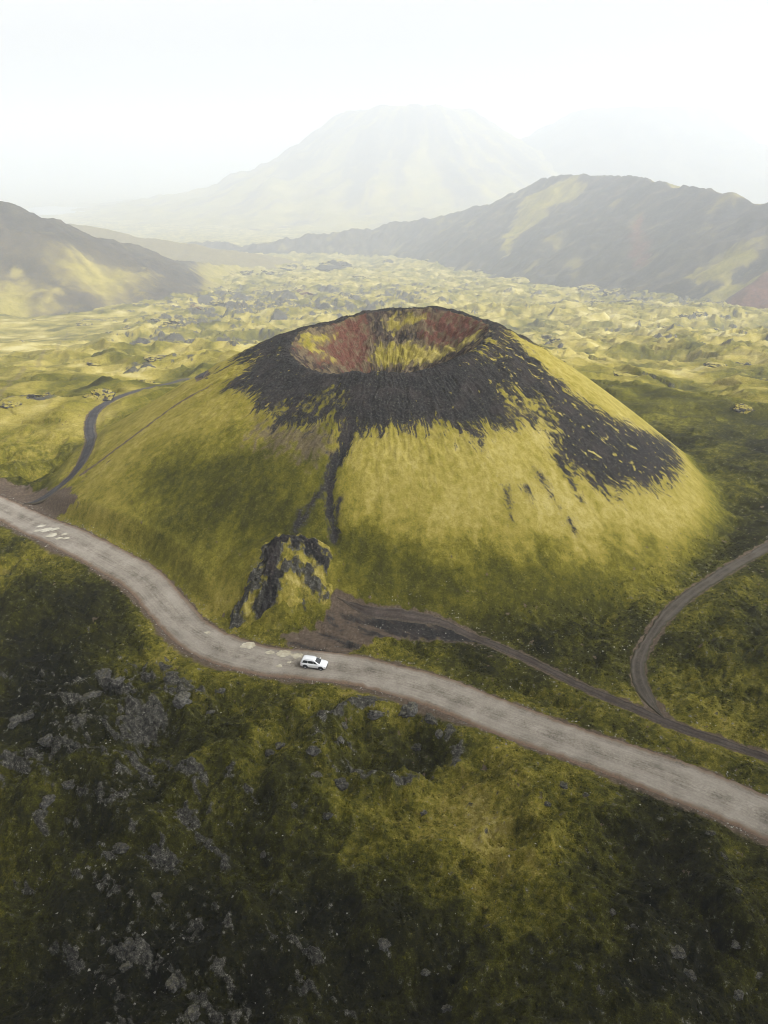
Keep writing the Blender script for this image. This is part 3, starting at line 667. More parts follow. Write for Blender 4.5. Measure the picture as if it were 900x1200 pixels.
def gully_rough(amp, sc, seed):
    return lambda X, Y: (ridged(X / sc, Y / sc, 5, seed) - 0.6) * amp + fbm(X / (sc * 0.2), Y / (sc * 0.2), 4, seed + 3) * amp * 0.18
def ridge_masks(x, y, z, s):
    n1 = fbm(x / 90, y / 90, 4, 151); n2 = fbm(x / 24, y / 24, 5, 152)
    yl = np.full(x.size, -99.0)
    for p in FEAT['ridge_yel']: yl = np.maximum(yl, poly_sd(x, y, p))
    yl = yl / 48 + 0.9 * n1 + 0.6 * n2
    sd, run = crest_side(x, y, RIDGE, True)
    behind = sstep(3, 44, sd + 15 * n2)
    wv = 12 * fbm(x / 60, y / 60, 3, 153)
    stk = fbm((run + wv) / 36, sd / 270, 5, 154, 0.6); stk2 = fbm((run + wv) / 13, sd / 90, 4, 155, 0.6)
    n2 = 0.45 * n2 + 0.8 * stk + 0.35 * stk2
    green = sstep(-0.3, 0.5, yl)
    green = np.maximum(green, 0.9 * behind)
    green = np.maximum(green, 0.55 * sstep(0.25, 0.8, n1 + 0.4 * n2))
    rd = np.maximum(0.75 * sstep(-24, 22, poly_sd(x, y, FEAT['ridge_red']) + 22 * n2), 0.9 * sstep(-16, 16, poly_sd(x, y, FEAT['ridge_red2']) + 20 * n2))
    sco = (1 - green) * (0.68 + 0.42 * n2); rock = (1 - green) * sstep(0.0, 0.6, stk2 + 0.5 * n1) * 0.55
    return np.stack([sco, rd, rock], 1), np.stack([0.66 + 0.12 * n2, 0 * x, 0.75 * (1 - green)], 1)
hill('ridge_hill', ridge_h, -1060, 1680, 700, 3890, 7.0, ridge_masks, gully_rough(26, 170, 52))
def left_masks(x, y, z, s):
    n1 = fbm(x / 100, y / 100, 4, 161); n2 = fbm(x / 20, y / 20, 5, 162)
    sd, run = crest_side(x, y, LEFTHILL, True)
    stk = fbm((run + 16 * n1) / 34, sd / 250, 5, 164, 0.6); stk2 = fbm((run + 12 * n1) / 12, sd / 90, 4, 165, 0.6)
    n2 = 0.45 * n2 + 0.8 * stk + 0.35 * stk2
    g = poly_sd(x, y, FEAT['left_yel'][0])
    g = sstep(-60, 60, g + 60 * n2 + 40 * n1); g2 = sstep(-65, 60, poly_sd(x, y, FEAT['left_yel'][1]) + 55 * n2)
    g = np.maximum(np.maximum(g, g2), sstep(-180, -218, z - 0.02 * x + 13 * n2))
    g = np.maximum(g, 0.7 * sstep(0.5, 0.9, n1 + 0.6 * n2))
    return np.stack([(1 - g) * (0.62 + 0.2 * n2), 0 * x, (1 - g) * sstep(0.25, 0.6, n2) * 0.5], 1), np.stack([0.72 + 0.14 * n2, 0 * x, (1 - g) * 0.8], 1)
hill('left_hill', lefthill_h, -2120, -130, 820, 2790, 6.4, left_masks, gully_rough(20, 120, 62))
def pass_masks(x, y, z, s):
    n2 = fbm(x / 18, y / 18, 4, 172)
    back = sstep(0, 30, crest_side(x, y, PASSHILL) + 10 * n2)
    return np.stack([(1 - back) * 0.42 + 0 * x, 0 * x, 0 * x], 1), np.stack([0.8 + 0.1 * n2, 0 * x, 0.5 * (1 - back)], 1)
hill('pass_hill', passhill_h, -1690, -130, 2050, 3610, 8.5, pass_masks, gully_rough(8, 130, 72))
def mt_masks(x, y, z, s):
    n1 = fbm(x / 500, y / 500, 5, 181); n2 = fbm(x / 140, y / 140, 4, 182)
    dx, dy = x - MT1[0], y - MT1[1]; r = np.hypot(dx, dy); th = np.arctan2(dy, dx)
    stk = fbm(th * 9 + 0.5 * n1, r / 900, 5, 183, 0.62); stk2 = fbm(th * 26 + n1, r / 350, 4, 184, 0.6)
    g = sstep(-0.30, 0.45, 0.35 * n1 + 0.9 * stk + 0.4 * stk2 + 0.5 * sstep(60, -380, z) - 0.12)
    return np.stack([(1 - g) * (0.62 + 0.3 * stk2), 0 * x, (1 - g) * 0.4 * sstep(0, .4, stk2)], 1), np.stack([0.66 + 0.15 * n2, 0 * x, 0.8 * (1 - g)], 1)
def scree_masks(x, y, z, s):
    n2 = fbm(x / 160, y / 160, 4, 192)
    return np.stack([0.55 + 0.3 * n2, 0 * x, 0.3 + 0 * x], 1), np.stack([0.6 + 0.1 * n2, 0 * x, 0.7 + 0 * x], 1)
def mountain(name, a, ext, step):
    hill(name, lambda X, Y: peak_h(X, Y, *a), a[0] - ext, a[0] + ext, a[1] - ext, a[1] + ext, step, mt_masks if name == 'mountain' else scree_masks, lambda X, Y: (ridged(X / 450, Y / 450, 5, a[6]) - 0.6) * 55)
mountain('mountain', MT1, 4600, 25)
mountain('far_mountain', MT2, 4800, 34)

# lake on the plain far off
def flat_sheet(name, cx, cy, rx, ry, mat, dz, seed, wob=0.35, n=64):
    a = np.linspace(0, 2 * math.pi, n, endpoint=False)
    k = 1 + wob * (fbm(np.cos(a) * 1.6 + seed, np.sin(a) * 1.6, 4, seed))
    xs = cx + rx * k * np.cos(a); ys = cy + ry * k * np.sin(a)
    bm = bmesh.new()
    z = float(np.mean(height(xs, ys))) + dz
    bm.faces.new([bm.verts.new((x, y, z)) for x, y in zip(xs, ys)])
    bmesh.ops.triangulate(bm, faces=bm.faces[:])
    me = bpy.data.meshes.new(name); bm.to_mesh(me); bm.free()
    return link(me, name, mat)
m = bpy.data.materials.new('still_water'); k = N(m); k.bsdf((.10, .10, .085), 0.08, spec=0.6)
M_WATER = m
o = flat_sheet('lake', -3150, 6900, 400, 620, M_WATER, 9.0, 3); tag(o, kind='structure')

# ----------------------------------------------------------------- roads
def way_mesh(name, line, half, mat, rise, drop, cols, ragged, seed):
    L = np.asarray(spline(tl(line[::2]) if name == 'road' else tl(line), 0.45))
    T = np.gradient(L, axis=0); T /= np.linalg.norm(T, axis=1)[:, None]
    # smooth the normals
    for _ in range(6): T[1:-1] = (T[:-2] + T[1:-1] * 2 + T[2:]) / 4
    Nn = np.stack([-T[:, 1], T[:, 0]], 1)
    run = np.concatenate([[0], np.cumsum(np.linalg.norm(np.diff(L, axis=0), axis=1))])
    v = np.linspace(-1, 1, cols)
    wl = half + ragged * (0.6 * fbm(run / 16, run * 0 + seed, 3, seed) + 0.35 * fbm(run / 1.4, run * 0 + seed, 3, seed + 7))
    wr = half + ragged * (0.6 * fbm(run / 16, run * 0 + seed + 50, 3, seed + 1) + 0.35 * fbm(run / 1.4, run * 0 + seed + 9, 3, seed + 8))
    W = np.where(v[None, :] < 0, wl[:, None], wr[:, None]) * 1.18
    if name != 'road': W = W * (0.05 + 0.95 * sstep(0, 7, run) * sstep(run[-1], run[-1] - 7, run))[:, None]
    X = L[:, 0:1] + Nn[:, 0:1] * v * W; Y = L[:, 1:2] + Nn[:, 1:2] * v * W
    Z = road_level(X.ravel(), Y.ravel()).reshape(X.shape) if name == 'road' else land_smooth(X, Y)
    d = np.abs(v)[None, :] * 1.18
    Z = Z + rise * (1 - np.clip(d, 0, 1) ** 2) - drop * sstep(0.9, 1.18, d)
    # wheel ruts and potholes
    for t in (-0.62, -0.22, 0.22, 0.62) if name == 'road' else (-0.5, 0.5):
        Z -= (0.03 if name == 'road' else 0.12) * np.exp(-((v[None, :] * 1.18 - t - 0.05 * fbm(run / 15, run * 0 + 2, 2, seed + 4)[:, None]) / 0.11) ** 2)
    Z += fbm(X / 0.9, Y / 0.9, 3, seed + 5) * 0.025
    me = np_mesh(name, np.stack([X, Y, Z], -1).reshape(-1, 3), quads=grid_quads(*X.shape)[:, ::-1])
    attr(me, 'along', np.stack([np.repeat(run[:, None] / 100, cols, 1), np.repeat((v[None, :] * 1.18 * 0.4 + 0.5), len(run), 0), 0 * X], -1).reshape(-1, 3))
    return tag(link(me, name, mat), kind='structure')

def way_material(name, lo, mid, hi, edge, rut, rutcol):
    m = bpy.data.materials.new(name); k = N(m); Pn = k.pos()
    A = k.n('ShaderNodeAttribute', attribute_name='along'); s = k.n('ShaderNodeSeparateColor'); k.l(A.outputs['Color'], s.inputs[0])
    run, lat = s.outputs[0], s.outputs[1]
    cv = k.n('ShaderNodeCombineXYZ'); k.l(k.math('MULTIPLY', run, 12), cv.inputs[0]); k.l(k.math('MULTIPLY', lat, 26), cv.inputs[1])
    streak = k.noise(1.0, 4, 0.6, cv.outputs[0]); g = k.noise(3.2, 6, 0.75, Pn); g2 = k.noise(0.25, 4, 0.6, Pn); g3 = k.noise(11, 3, 0.7, Pn)
    f = k.math('ADD', k.math('MULTIPLY', g, 0.35), k.math('ADD', k.math('MULTIPLY', g2, 0.40), k.math('ADD', k.math('MULTIPLY', streak, 0.22), k.math('MULTIPLY', g3, 0.15))))
    c = k.ramp(f, [(0.44, lo), (0.54, mid), (0.68, hi)])
    d = k.math('ABSOLUTE', k.math('MULTIPLY', k.math('SUBTRACT', lat, 0.5), 2.5))     # 0 centre, 1 edge
    if rut:
        w = k.math('ABSOLUTE', k.math('SUBTRACT', d, 0.5)); mr = k.n('ShaderNodeMapRange', interpolation_type='SMOOTHSTEP')
        mr.inputs[1].default_value = 0.32; mr.inputs[2].default_value = 0.05; mr.inputs[4].default_value = rut
        k.l(k.math('ADD', w, k.math('MULTIPLY', k.math('SUBTRACT', g, 0.5), 0.25)), mr.inputs[0])
        c = k.mix(mr.outputs[0], c, rutcol)
    mr = k.n('ShaderNodeMapRange', interpolation_type='SMOOTHSTEP'); mr.inputs[1].default_value = 0.74; mr.inputs[2].default_value = 1.0
    k.l(k.math('ADD', d, k.math('MULTIPLY', k.math('SUBTRACT', g, 0.5), 0.4)), mr.inputs[0])
    c = k.mix(mr.outputs[0], c, k.ramp(g, [(0.3, tuple(v * 0.6 for v in edge)), (0.7, tuple(v * 1.3 for v in edge))]))
    k.bsdf(c, 0.9, k.math('ADD', g, g3), 0.5, 0.06, spec=0.15)
    return m
M_ROAD = way_material('gravel_road', (.085, .072, .055), (.20, .175, .14), (.33, .295, .245), (.155, .105, .07), 0.4, (.29, .26, .215))
M_TRL = way_material('dark_cinder_track', (.018, .017, .018), (.038, .036, .037), (.085, .08, .078), (.075, .062, .040), 0.5, (.028, .027, .028))
M_TRR = way_material('earth_track', (.028, .023, .017), (.052, .043, .032), (.10, .086, .068), (.045, .040, .020), 0.5, (.090, .077, .060))
M_TRB = way_material('brown_track', (.028, .02, .016), (.052, .040, .032), (.10, .082, .068), (.085, .07, .052), 0.4, (.030, .024, .021))
way_mesh('road', ROAD, 3.7, M_ROAD, 0.10, 0.26, 31, 0.9, 201)
way_mesh('left_track', TRK_L, 1.6, M_TRL, 0.05, 0.24, 17, 0.9, 211)
way_mesh('right_track', TRK_R, 1.1, M_TRR, 0.05, 0.24, 17, 0.8, 221)
way_mesh('low_track', TRK_B, 0.85, M_TRB, 0.05, 0.24, 17, 0.8, 231)

# ----------------------------------------------------------------- rocks
def rock_material():
    m = bpy.data.materials.new('lichened_lava'); k = N(m)
    P = k.pos(); g = k.noise(2.2, 6, 0.7, P); f = k.noise(8, 4, 0.75, P)
    oi = k.n('ShaderNodeObjectInfo')
    s = k.math('ADD', k.math('MULTIPLY', g, 0.55), k.math('MULTIPLY', f, 0.45))
    s = k.math('ADD', s, k.math('MULTIPLY', k.math('SUBTRACT', oi.outputs['Random'], 0.5), 0.06))
    c = k.ramp(s, [(0.36, (.016, .015, .014)), (0.48, (.050, .047, .042)), (0.57, (.13, .125, .11)), (0.70, (.27, .26, .235))])
    nz = k.n('ShaderNodeSeparateXYZ'); k.l(k.n('ShaderNodeNewGeometry').outputs['Normal'], nz.inputs[0])
    up = k.n('ShaderNodeMapRange', interpolation_type='SMOOTHSTEP'); up.inputs[1].default_value = 0.62; up.inputs[2].default_value = 0.95
    k.l(k.math('ADD', nz.outputs[2], k.math('MULTIPLY', k.math('SUBTRACT', g, 0.55), 1.2)), up.inputs[0])
    c = k.mix(k.math('MULTIPLY', up.outputs[0], 0.25), c, k.ramp(f, [(0.3, (.055, .05, .010)), (0.7, (.16, .14, .035))]))
    k.bsdf(c, 0.92, k.math('ADD', g, f), 0.8, 0.12, spec=0.1)
    return m
M_ROCK = rock_material()
def rock_mesh(seed, sx, sy, sz, sub=4, crag=0.5):
    bm = bmesh.new(); bmesh.ops.create_icosphere(bm, subdivisions=sub, radius=1.0)
    co = np.array([v.co[:] for v in bm.verts])
    q = seed * 7.31
    d = 1 + crag * (0.45 * fbm(co[:, 0] * 1.1 + q, co[:, 1] * 1.1 + co[:, 2] * 1.7, 4, seed) + 0.45 * (ridged(co[:, 0] * 1.4 + q, co[:, 1] * 1.4 - co[:, 2] * 1.3, 4, seed + 1) - 0.55)
                    - 0.22 * worley(co[:, 0] * 1.8 + q, co[:, 1] * 1.8 + co[:, 2] * 1.5, seed + 2)[0])
    # chisel a few flat faces
    r2 = np.random.default_rng(seed)
    co = co * d[:, None]
    for _ in range(7):
        nrm = r2.normal(size=3); nrm /= np.linalg.norm(nrm); lim = r2.uniform(0.55, 0.95)
        e = np.clip(co @ nrm - lim, 0, None); co -= nrm * (e * 0.85)[:, None]
    co *= np.array([sx, sy, sz])
    for v, c in zip(bm.verts, co): v.co = c
    for f in bm.faces: f.smooth = True
    me = bpy.data.meshes.new('lava_rock'); bm.to_mesh(me); bm.free()
    return me
def ground_z(x, y): return float(height(np.array([x]), np.array([y]))[0])

# nine weathered shapes for the small rocks; the big ones get a shape of their own
def put_rock(me, x, y, w, label, group, rot, squash=1.0, sink=0.30, name='lava_rock', cat='rock'):
    o = bpy.data.objects.new(name, me); COL.objects.link(o)
    z = ground_z(x, y)
    o.location = (x, y, z + w * squash * (0.5 - sink) * 0.6)
    o.scale = (w, w, w * squash); o.rotation_euler = (random.uniform(-.15, .15), random.uniform(-.15, .15), rot)
    return tag(o, label, cat, group)
shapes = []
for s in range(9):
    me = rock_mesh(300 + s * 5, 1.0, random.uniform(.55, .8), random.uniform(.55, .75), 5, 0.85)
    me.materials.append(M_ROCK); shapes.append(me)

SLOPE = ('grey lichen-spotted lava rock on the dark mossy slope below the road bend', 'lava rocks on the dark slope below the road bend')
HOLLOW = ('rough grey lava rock on the rim of the round mossy hollow', 'lava rocks around the round mossy hollow')
DARKC = ('grey lava rock half sunk in dark moss at the shaded lower left', 'lava rocks in the shaded lower left')
PALE = ('pale grey lava slab lying in dark moss at the shaded lower right', 'pale lava slabs in the shaded lower right')
BOTTOM = ('grey lava rock in the dark moss at the bottom centre, below the moss mound', 'lava rocks at the bottom centre')
GREEN = ('small grey lava rock poking out of the green moss below the road', 'small lava rocks in the green moss below the road')
FG = [('broad pale grey lava boulder, largest rock between the road bend and the dark slope', None), SLOPE, SLOPE, SLOPE, SLOPE, SLOPE, SLOPE, SLOPE, SLOPE, SLOPE, SLOPE,
      ('small lava rock just right of the broad pale boulder below the road bend', None), ('upright pale lava rock alone in bright moss just below the road', None),
      ('dark lava rock with black hollows beside the mossy furrow', None), ('low black lava rock at the foot of the rock beside the mossy furrow', None),
      HOLLOW, HOLLOW, HOLLOW, HOLLOW, HOLLOW, HOLLOW, HOLLOW, ('dark craggy lava slab on the side of the round hollow nearest the road', None), HOLLOW,
      ('single pale grey boulder in moss below the left end of the round hollow', None), ('curved light grey rock lip between the round hollow and the moss mound', None),
      DARKC, DARKC, DARKC, DARKC, DARKC, GREEN, ('whitish lava rock below the moss mound, upper one of a pair', None), ('whitish lava rock below the moss mound, lower one of a pair', None),
      PALE, PALE, ('narrow upright pale lava rib on the mossy slope near the right edge', None), PALE, PALE, PALE, PALE,
      BOTTOM, BOTTOM, BOTTOM, GREEN, GREEN, GREEN, GREEN, HOLLOW, DARKC, DARKC, DARKC, DARKC]
for i, (x, y, w) in enumerate(FEAT['fg_rocks']):
    lab, grp = FG[i]
    put_rock(shapes[i % 9], x, y, w * 0.66, lab, grp, random.uniform(-.7, .7) + (0.6 if x < -10 else -0.4), random.uniform(.85, 1.15), 0.30)

# crags of the old lava field
M_RED = land_material('rusty_lava', 0.5, 0.6)
big = []
for s in range(8):
    me = rock_mesh(400 + s * 7, 1.0, random.uniform(.6, .95), random.uniform(.42, .6), 5, 1.15)
    c = np.array([v.co[:] for v in me.vertices]); nrm = np.array([v.normal[:] for v in me.vertices])
    moss = sstep(0.55, 0.95, nrm[:, 2] + 0.5 * fbm(c[:, 0] * 2, c[:, 1] * 2, 3, s))
    rk = 1 - moss
    attr(me, 'ground_cover', np.stack([rk * (0.42 + 0.4 * fbm(c[:, 0] * 3, c[:, 2] * 3, 3, s + 9)), 0 * rk, rk], 1)); attr(me, 'moss_cover', np.stack([0.78 + 0.1 * rk, 0 * rk, 0 * rk], 1))
    me.materials.append(M_RED)
    big.append(me)
def rust(me):
    m2 = me.copy(); a = m2.attributes['ground_cover']; n = len(m2.vertices); v = np.zeros(n * 4, np.float32); a.data.foreach_get('color', v); v = v.reshape(-1, 4)
    v[:, 1] = v[:, 2] * 0.62; v[:, 0] *= 0.5; a.data.foreach_set('color', v.ravel()); return m2
for i, (x, y, w) in enumerate(FEAT['mid_rocks']):
    d = math.hypot(x, y)
    if i == 0: lab, grp = 'rusty red and black lava crag standing up in the lava field left of the crater', None
    elif i == 16 + 0: lab, grp = 'low rust-tinted lava crag just above the left rim of the crater', None
    elif i == 1: lab, grp = 'wide black lava crag at the head of the dark track, left of the cone', None
    elif i == 21: lab, grp = 'dark lava block where the dark track bends at the valley edge', None
    elif y > 1320: lab, grp = 'hazy grey lava crag far out on the lava plain', 'far lava crags on the plain'
    elif x > 20: lab, grp = 'grey lava crag on the yellow moss plain right of the cone', 'lava crags right of the cone'
    else: lab, grp = 'dark lava crag among yellow moss in the valley left of the cone', 'lava crags left of the cone'
    me = big[i % 8] if i not in (0, 16) else rust(big[i % 8])
    put_rock(me, x, y, w * (1.0 if y < 1320 else 1.05), lab, grp, random.uniform(-.6, .6), random.uniform(.5, .8), 0.40, name='lava_crag', cat='rock')

# the craggy outcrop at the cone's foot, and its companions by the road
def crag_patch(cx, cy, rx, ry, rot, h0, seed, label, step=0.13, black=0.0):
    n = int(2.6 * max(rx, ry) / step); g = np.linspace(-1.3, 1.3, n); U, V = np.meshgrid(g, g)
    c, s = math.cos(rot), math.sin(rot)
    X = cx + (U * rx) * c - (V * ry) * s; Y = cy + (U * rx) * s + (V * ry) * c
    q = np.hypot(U, V) + 0.30 * fbm(U * 1.7 + seed, V * 1.7, 4, seed)
    G = height(X, Y)
    f1, cid = worley(X / 1.9 + fbm(X, Y, 2, seed) * .4, Y / 1.9, seed + 2)
    rise = sstep(1.0, 0.45, q) * (0.65 + 0.55 * (ridged(X / 5.5, Y / 5.5, 5, seed + 1)) - 0.35 * f1 + 0.5 * cid) + 0.14 * fbm(X / 0.7, Y / 0.7, 4, seed + 4) * sstep(1.0, 0.7, q)
    Z = G - 0.35 + h0 * rise * sstep(1.05, 0.8, q)
    dl = np.minimum(np.minimum(poly_dist(X.ravel(), Y.ravel(), FEAT['crag_line'])[0], poly_dist(X.ravel(), Y.ravel(), FEAT['crag_left'])[0]), poly_dist(X.ravel(), Y.ravel(), FEAT['crag_right'])[0]).reshape(X.shape)
    Z += sstep(2.6, 0.6, dl + 0.9 * fbm(X / 2, Y / 2, 3, seed + 9)) * sstep(1.05, 0.8, q) * (0.25 + 1.25 * np.clip(ridged(X / 2.3, Y / 2.3, 4, seed + 10) - 0.35, 0, 1) + 0.5 * cid)
    q_ = grid_quads(n, n); keep = (q.ravel()[q_] < 1.1).any(1); q_ = q_[keep]; used = np.unique(q_); re = np.full(n * n, -1); re[used] = np.arange(len(used))
    S = slope_of(Z, X, Y).ravel()[used]; x = X.ravel()[used]; y = Y.ravel()[used]
    d1, _ = poly_dist(x, y, FEAT['crag_line']); d2, _ = poly_dist(x, y, FEAT['crag_left']); d3, _ = poly_dist(x, y, FEAT['crag_right'])
    wv = fbm(x / 1.6, y / 1.6, 4, seed + 6)
    bare = np.maximum.reduce([sstep(2.6, 0.9, d1 + 1.7 * wv), 0.95 * sstep(2.3, 0.8, d2 + 1.6 * wv), 0.9 * sstep(1.6, 0.5, d3 + 1.4 * wv)])
    sco = bare * np.clip(sstep(1.9, 0.4, d1 + 0.9 * wv) * black + 0.25 + 0.4 * fbm(x / 1.1, y / 1.1, 4, seed + 5), 0, 1)
    mossy = 1 - bare; band = np.exp(-(d1 / 1.2) ** 2)
    me = np_mesh('rock_outcrop', np.stack([X, Y, Z], -1).reshape(-1, 3)[used], quads=re[q_])
    attr(me, 'ground_cover', np.stack([sco * (1 - 0.8 * mossy), 0.28 * band * black + 0 * x, 1 - mossy], 1)); attr(me, 'moss_cover', np.stack([0.55 + 0.15 * mossy + 0.2 * fbm(x / 2, y / 2, 3, seed + 8), 0 * x, 0.3 * (1 - mossy)], 1))
    return tag(link(me, 'rock_outcrop', M_LAND), label, 'rock outcrop')
crag_patch(-17.0, 113.8, 9.2, 8.0, 0.2, 0.8, 511, 'broad mossy outcrop with a ragged black crag at the foot of the cone', black=0.9)
crag_patch(-24.6, 108.4, 4.2, 3.0, 0.35, 1.1, 531, 'jagged grey outcrop on the roadside bank left of the black streak', black=0.25)

# loose stones: pale specks through the moss and along the road edges
def loose_stones():
    V, F = [], []
    base = np.array([[1, 0, 0], [-1, 0, 0], [0, 1, 0], [0, -1, 0], [0, 0, 1], [0, 0, -1]], float)
    tri = np.array([[0, 2, 4], [2, 1, 4], [1, 3, 4], [3, 0, 4], [2, 0, 5], [1, 2, 5], [3, 1, 5], [0, 3, 5]])
    pts = []
    n = 26000
    yy = rng.uniform(34, 118, n); xx = rng.uniform(-.72, .72, n) * (yy * .89 + 35)
    dens = 0.06 + 0.85 * np.clip(blob_sum(xx, yy, FEAT['rocky']), 0, 1) * sstep(-.1, .5, fbm(xx / 5, yy / 5, 4, 104))
    ok = rng.random(n) < dens * 0.36
    for x, y in zip(xx[ok], yy[ok]): pts.append((x, y, 0.05 + 0.13 * rng.random() ** 3))
    for ln, hw, cnt in ((ROAD, 3.9, 1500), (TRK_B, 1.8, 300), (TRK_R, 2.0, 250)):
        for _ in range(cnt):
            k = rng.integers(1, len(ln) - 1); t = ln[k + 1] - ln[k - 1]; t /= np.linalg.norm(t)
            o = rng.choice((-1, 1)) * (hw + abs(rng.normal()) * 0.7); p = ln[k] + np.array([-t[1], t[0]]) * o + t * rng.uniform(-1, 1)
            pts.append((p[0], p[1], 0.05 + 0.12 * rng.random() ** 2.5))
    pts = np.array(pts); z = height(pts[:, 0], pts[:, 1])
    for i, (x, y, s) in enumerate(pts):
        a = rng.uniform(0, 6.3); R = np.array([[math.cos(a), -math.sin(a), 0], [math.sin(a), math.cos(a), 0], [0, 0, 1]])
        v = (base * (s * rng.uniform(.6, 1.4, (6, 1))) * [1, 1, .75]) @ R.T + [x, y, z[i] + s * 0.35]
        V.append(v); F.append(tri + 6 * i)
    me = np_mesh('loose_stones', np.concatenate(V), tris=np.concatenate(F), smooth=False)
    m = bpy.data.materials.new('pale_stone'); k = N(m)
    c = k.ramp(k.noise(0.9, 3, 0.6, k.pos()), [(0.3, (.07, .066, .058)), (0.5, (.20, .19, .165)), (0.7, (.40, .38, .32))]); k.bsdf(c, 0.9)
    return tag(link(me, 'loose_stones', m), kind='stuff')
loose_stones()

def moss_cushions():
    n = 150000
    yy = 30 + (rng.random(n) ** 1.0) * 112; xx = rng.uniform(-.66, .66, n) * (yy * .89 + 36)
    keep = rng.random(n) < np.clip((yy + 45) / 150, 0, 1)
    xx, yy = xx[keep], yy[keep]
    P = {}; z = height(xx, yy, P)
    A, B = land_masks(xx, yy, P, np.zeros(xx.size))
    ok = (P['dw'] > 0.7) & (P['on'] < 0.6) & (A[:, 2] < 0.5) & (B[:, 1] < 0.4) & (rng.random(xx.size) < 0.25 + 0.75 * sstep(-0.25, 0.35, fbm(xx / 2.5, yy / 2.5, 3, 811)))
    xx, yy, z, A, B = xx[ok], yy[ok], z[ok], A[ok], B[ok]; m = len(xx)
    s = 0.08 + 0.17 * rng.random(m) ** 1.8
    ang = np.arange(6) * math.pi / 3
    unit = np.concatenate([np.stack([np.cos(ang), np.sin(ang), -0.25 + 0 * ang], 1), np.stack([0.72 * np.cos(ang + .5), 0.72 * np.sin(ang + .5), 0.55 + 0 * ang], 1), [[0, 0, 0.85]]])
    f = [(i, (i + 1) % 6, 6 + i) for i in range(6)] + [(6 + i, (i + 1) % 6, 6 + (i + 1) % 6) for i in range(6)] + [(6 + i, 6 + (i + 1) % 6, 12) for i in range(6)]
    V = unit[None] * rng.uniform(.65, 1.35, (m, 13, 1)) * s[:, None, None] * np.array([1, 1, 0.85]) + np.stack([xx, yy, z], 1)[:, None]
    F = (np.array(f)[None] + 13 * np.arange(m)[:, None, None]).reshape(-1, 3)
    B = B.copy(); B[:, 0] = np.clip(B[:, 0] + rng.normal(0, .06, m), 0, 1)
    me = np_mesh('moss', V.reshape(-1, 3), tris=F)
    attr(me, 'ground_cover', np.repeat(A * [1, 1, 0.4], 13, 0)); attr(me, 'moss_cover', np.repeat(B, 13, 0))
    return tag(link(me, 'moss', M_LAND), kind='stuff')
moss_cushions()

# ----------------------------------------------------------------- silty puddles on the road
m = bpy.data.materials.new('silty_water'); k = N(m)
k.bsdf(k.ramp(k.noise(1.3, 3, 0.5, k.pos()), [(0.3, (.32, .285, .20)), (0.7, (.50, .455, .34))]), 0.14, spec=0.6)
M_SILT = m
PLAB = ['long cream puddle on the road left of the car', 'small cream puddle in the row behind the car, second from its left', 'large three-cornered cream puddle in the row behind the car', 'cream puddle right behind the rear of the white car',
        'lone pale puddle near the road edge below the rocky outcrop', 'faint broken puddle on the near side of the road behind the car', 'tiny pale puddle just behind the car on the near lane']
def road_z(x, y):
    d, _ = poly_dist(np.array([x]), np.array([y]), tl(ROAD))
    return float(road_level(np.array([x]), np.array([y]))[0]) + 0.10 * (1 - min(d[0] / 3.7, 1) ** 2)
for i, (x, y, w, _) in enumerate(FEAT['puddles']):
    a = np.linspace(0, 2 * math.pi, 40, endpoint=False)
    kk = 1 + 0.42 * fbm(np.cos(a) * 1.4 + i * 3.3, np.sin(a) * 1.4, 3, 600 + i) + 0.14 * perlin(np.cos(a) * 5 + i, np.sin(a) * 5, 601)
    xs = x + w * 0.95 * kk * np.cos(a); ys = y + w * 0.62 * kk * np.sin(a)
    bm = bmesh.new(); vs = [bm.verts.new((p, q, road_z(p, q) + 0.045)) for p, q in zip(xs, ys)]
    c = bm.verts.new((x, y, road_z(x, y) + 0.045))
    for j in range(40): bm.faces.new((c, vs[j], vs[(j + 1) % 40]))
    me = bpy.data.meshes.new('puddle'); bm.to_mesh(me); bm.free()
    o = link(me, 'puddle', M_SILT)
    if i < 7: tag(o, PLAB[i], 'puddle', 'puddles near the car')
    else: tag(o, 'small pale puddle in the pothole cluster at the left end of the road', 'puddle', 'puddles at the left end of the road')

# ----------------------------------------------------------------- the white car
M_PAINT = simple('white_car_paint', (.74, .75, .76), 0.22, spec=0.5, coat=0.6, var=0.03, scale=2)
M_GLASS = simple('tinted_glass', (.022, .026, .030), 0.05, spec=0.8, var=0.1)
M_TYRE = simple('tyre_rubber', (.018, .018, .019), 0.85, spec=0.2, var=0.25, scale=20)
M_PLAST = simple('dark_plastic', (.030, .030, .032), 0.6, spec=0.3, var=0.2)
M_ALLOY = simple('alloy', (.42, .43, .45), 0.3, metal=0.9, var=0.1)
M_LAMP = simple('headlamp_lens', (.55, .57, .60), 0.08, spec=0.8, var=0.2)
M_TAIL = simple('tail_lamp_lens', (.30, .012, .010), 0.15, spec=0.6, var=0.2)
M_PLATE = simple('number_plate_white', (.62, .62, .60), 0.5, var=0.03)

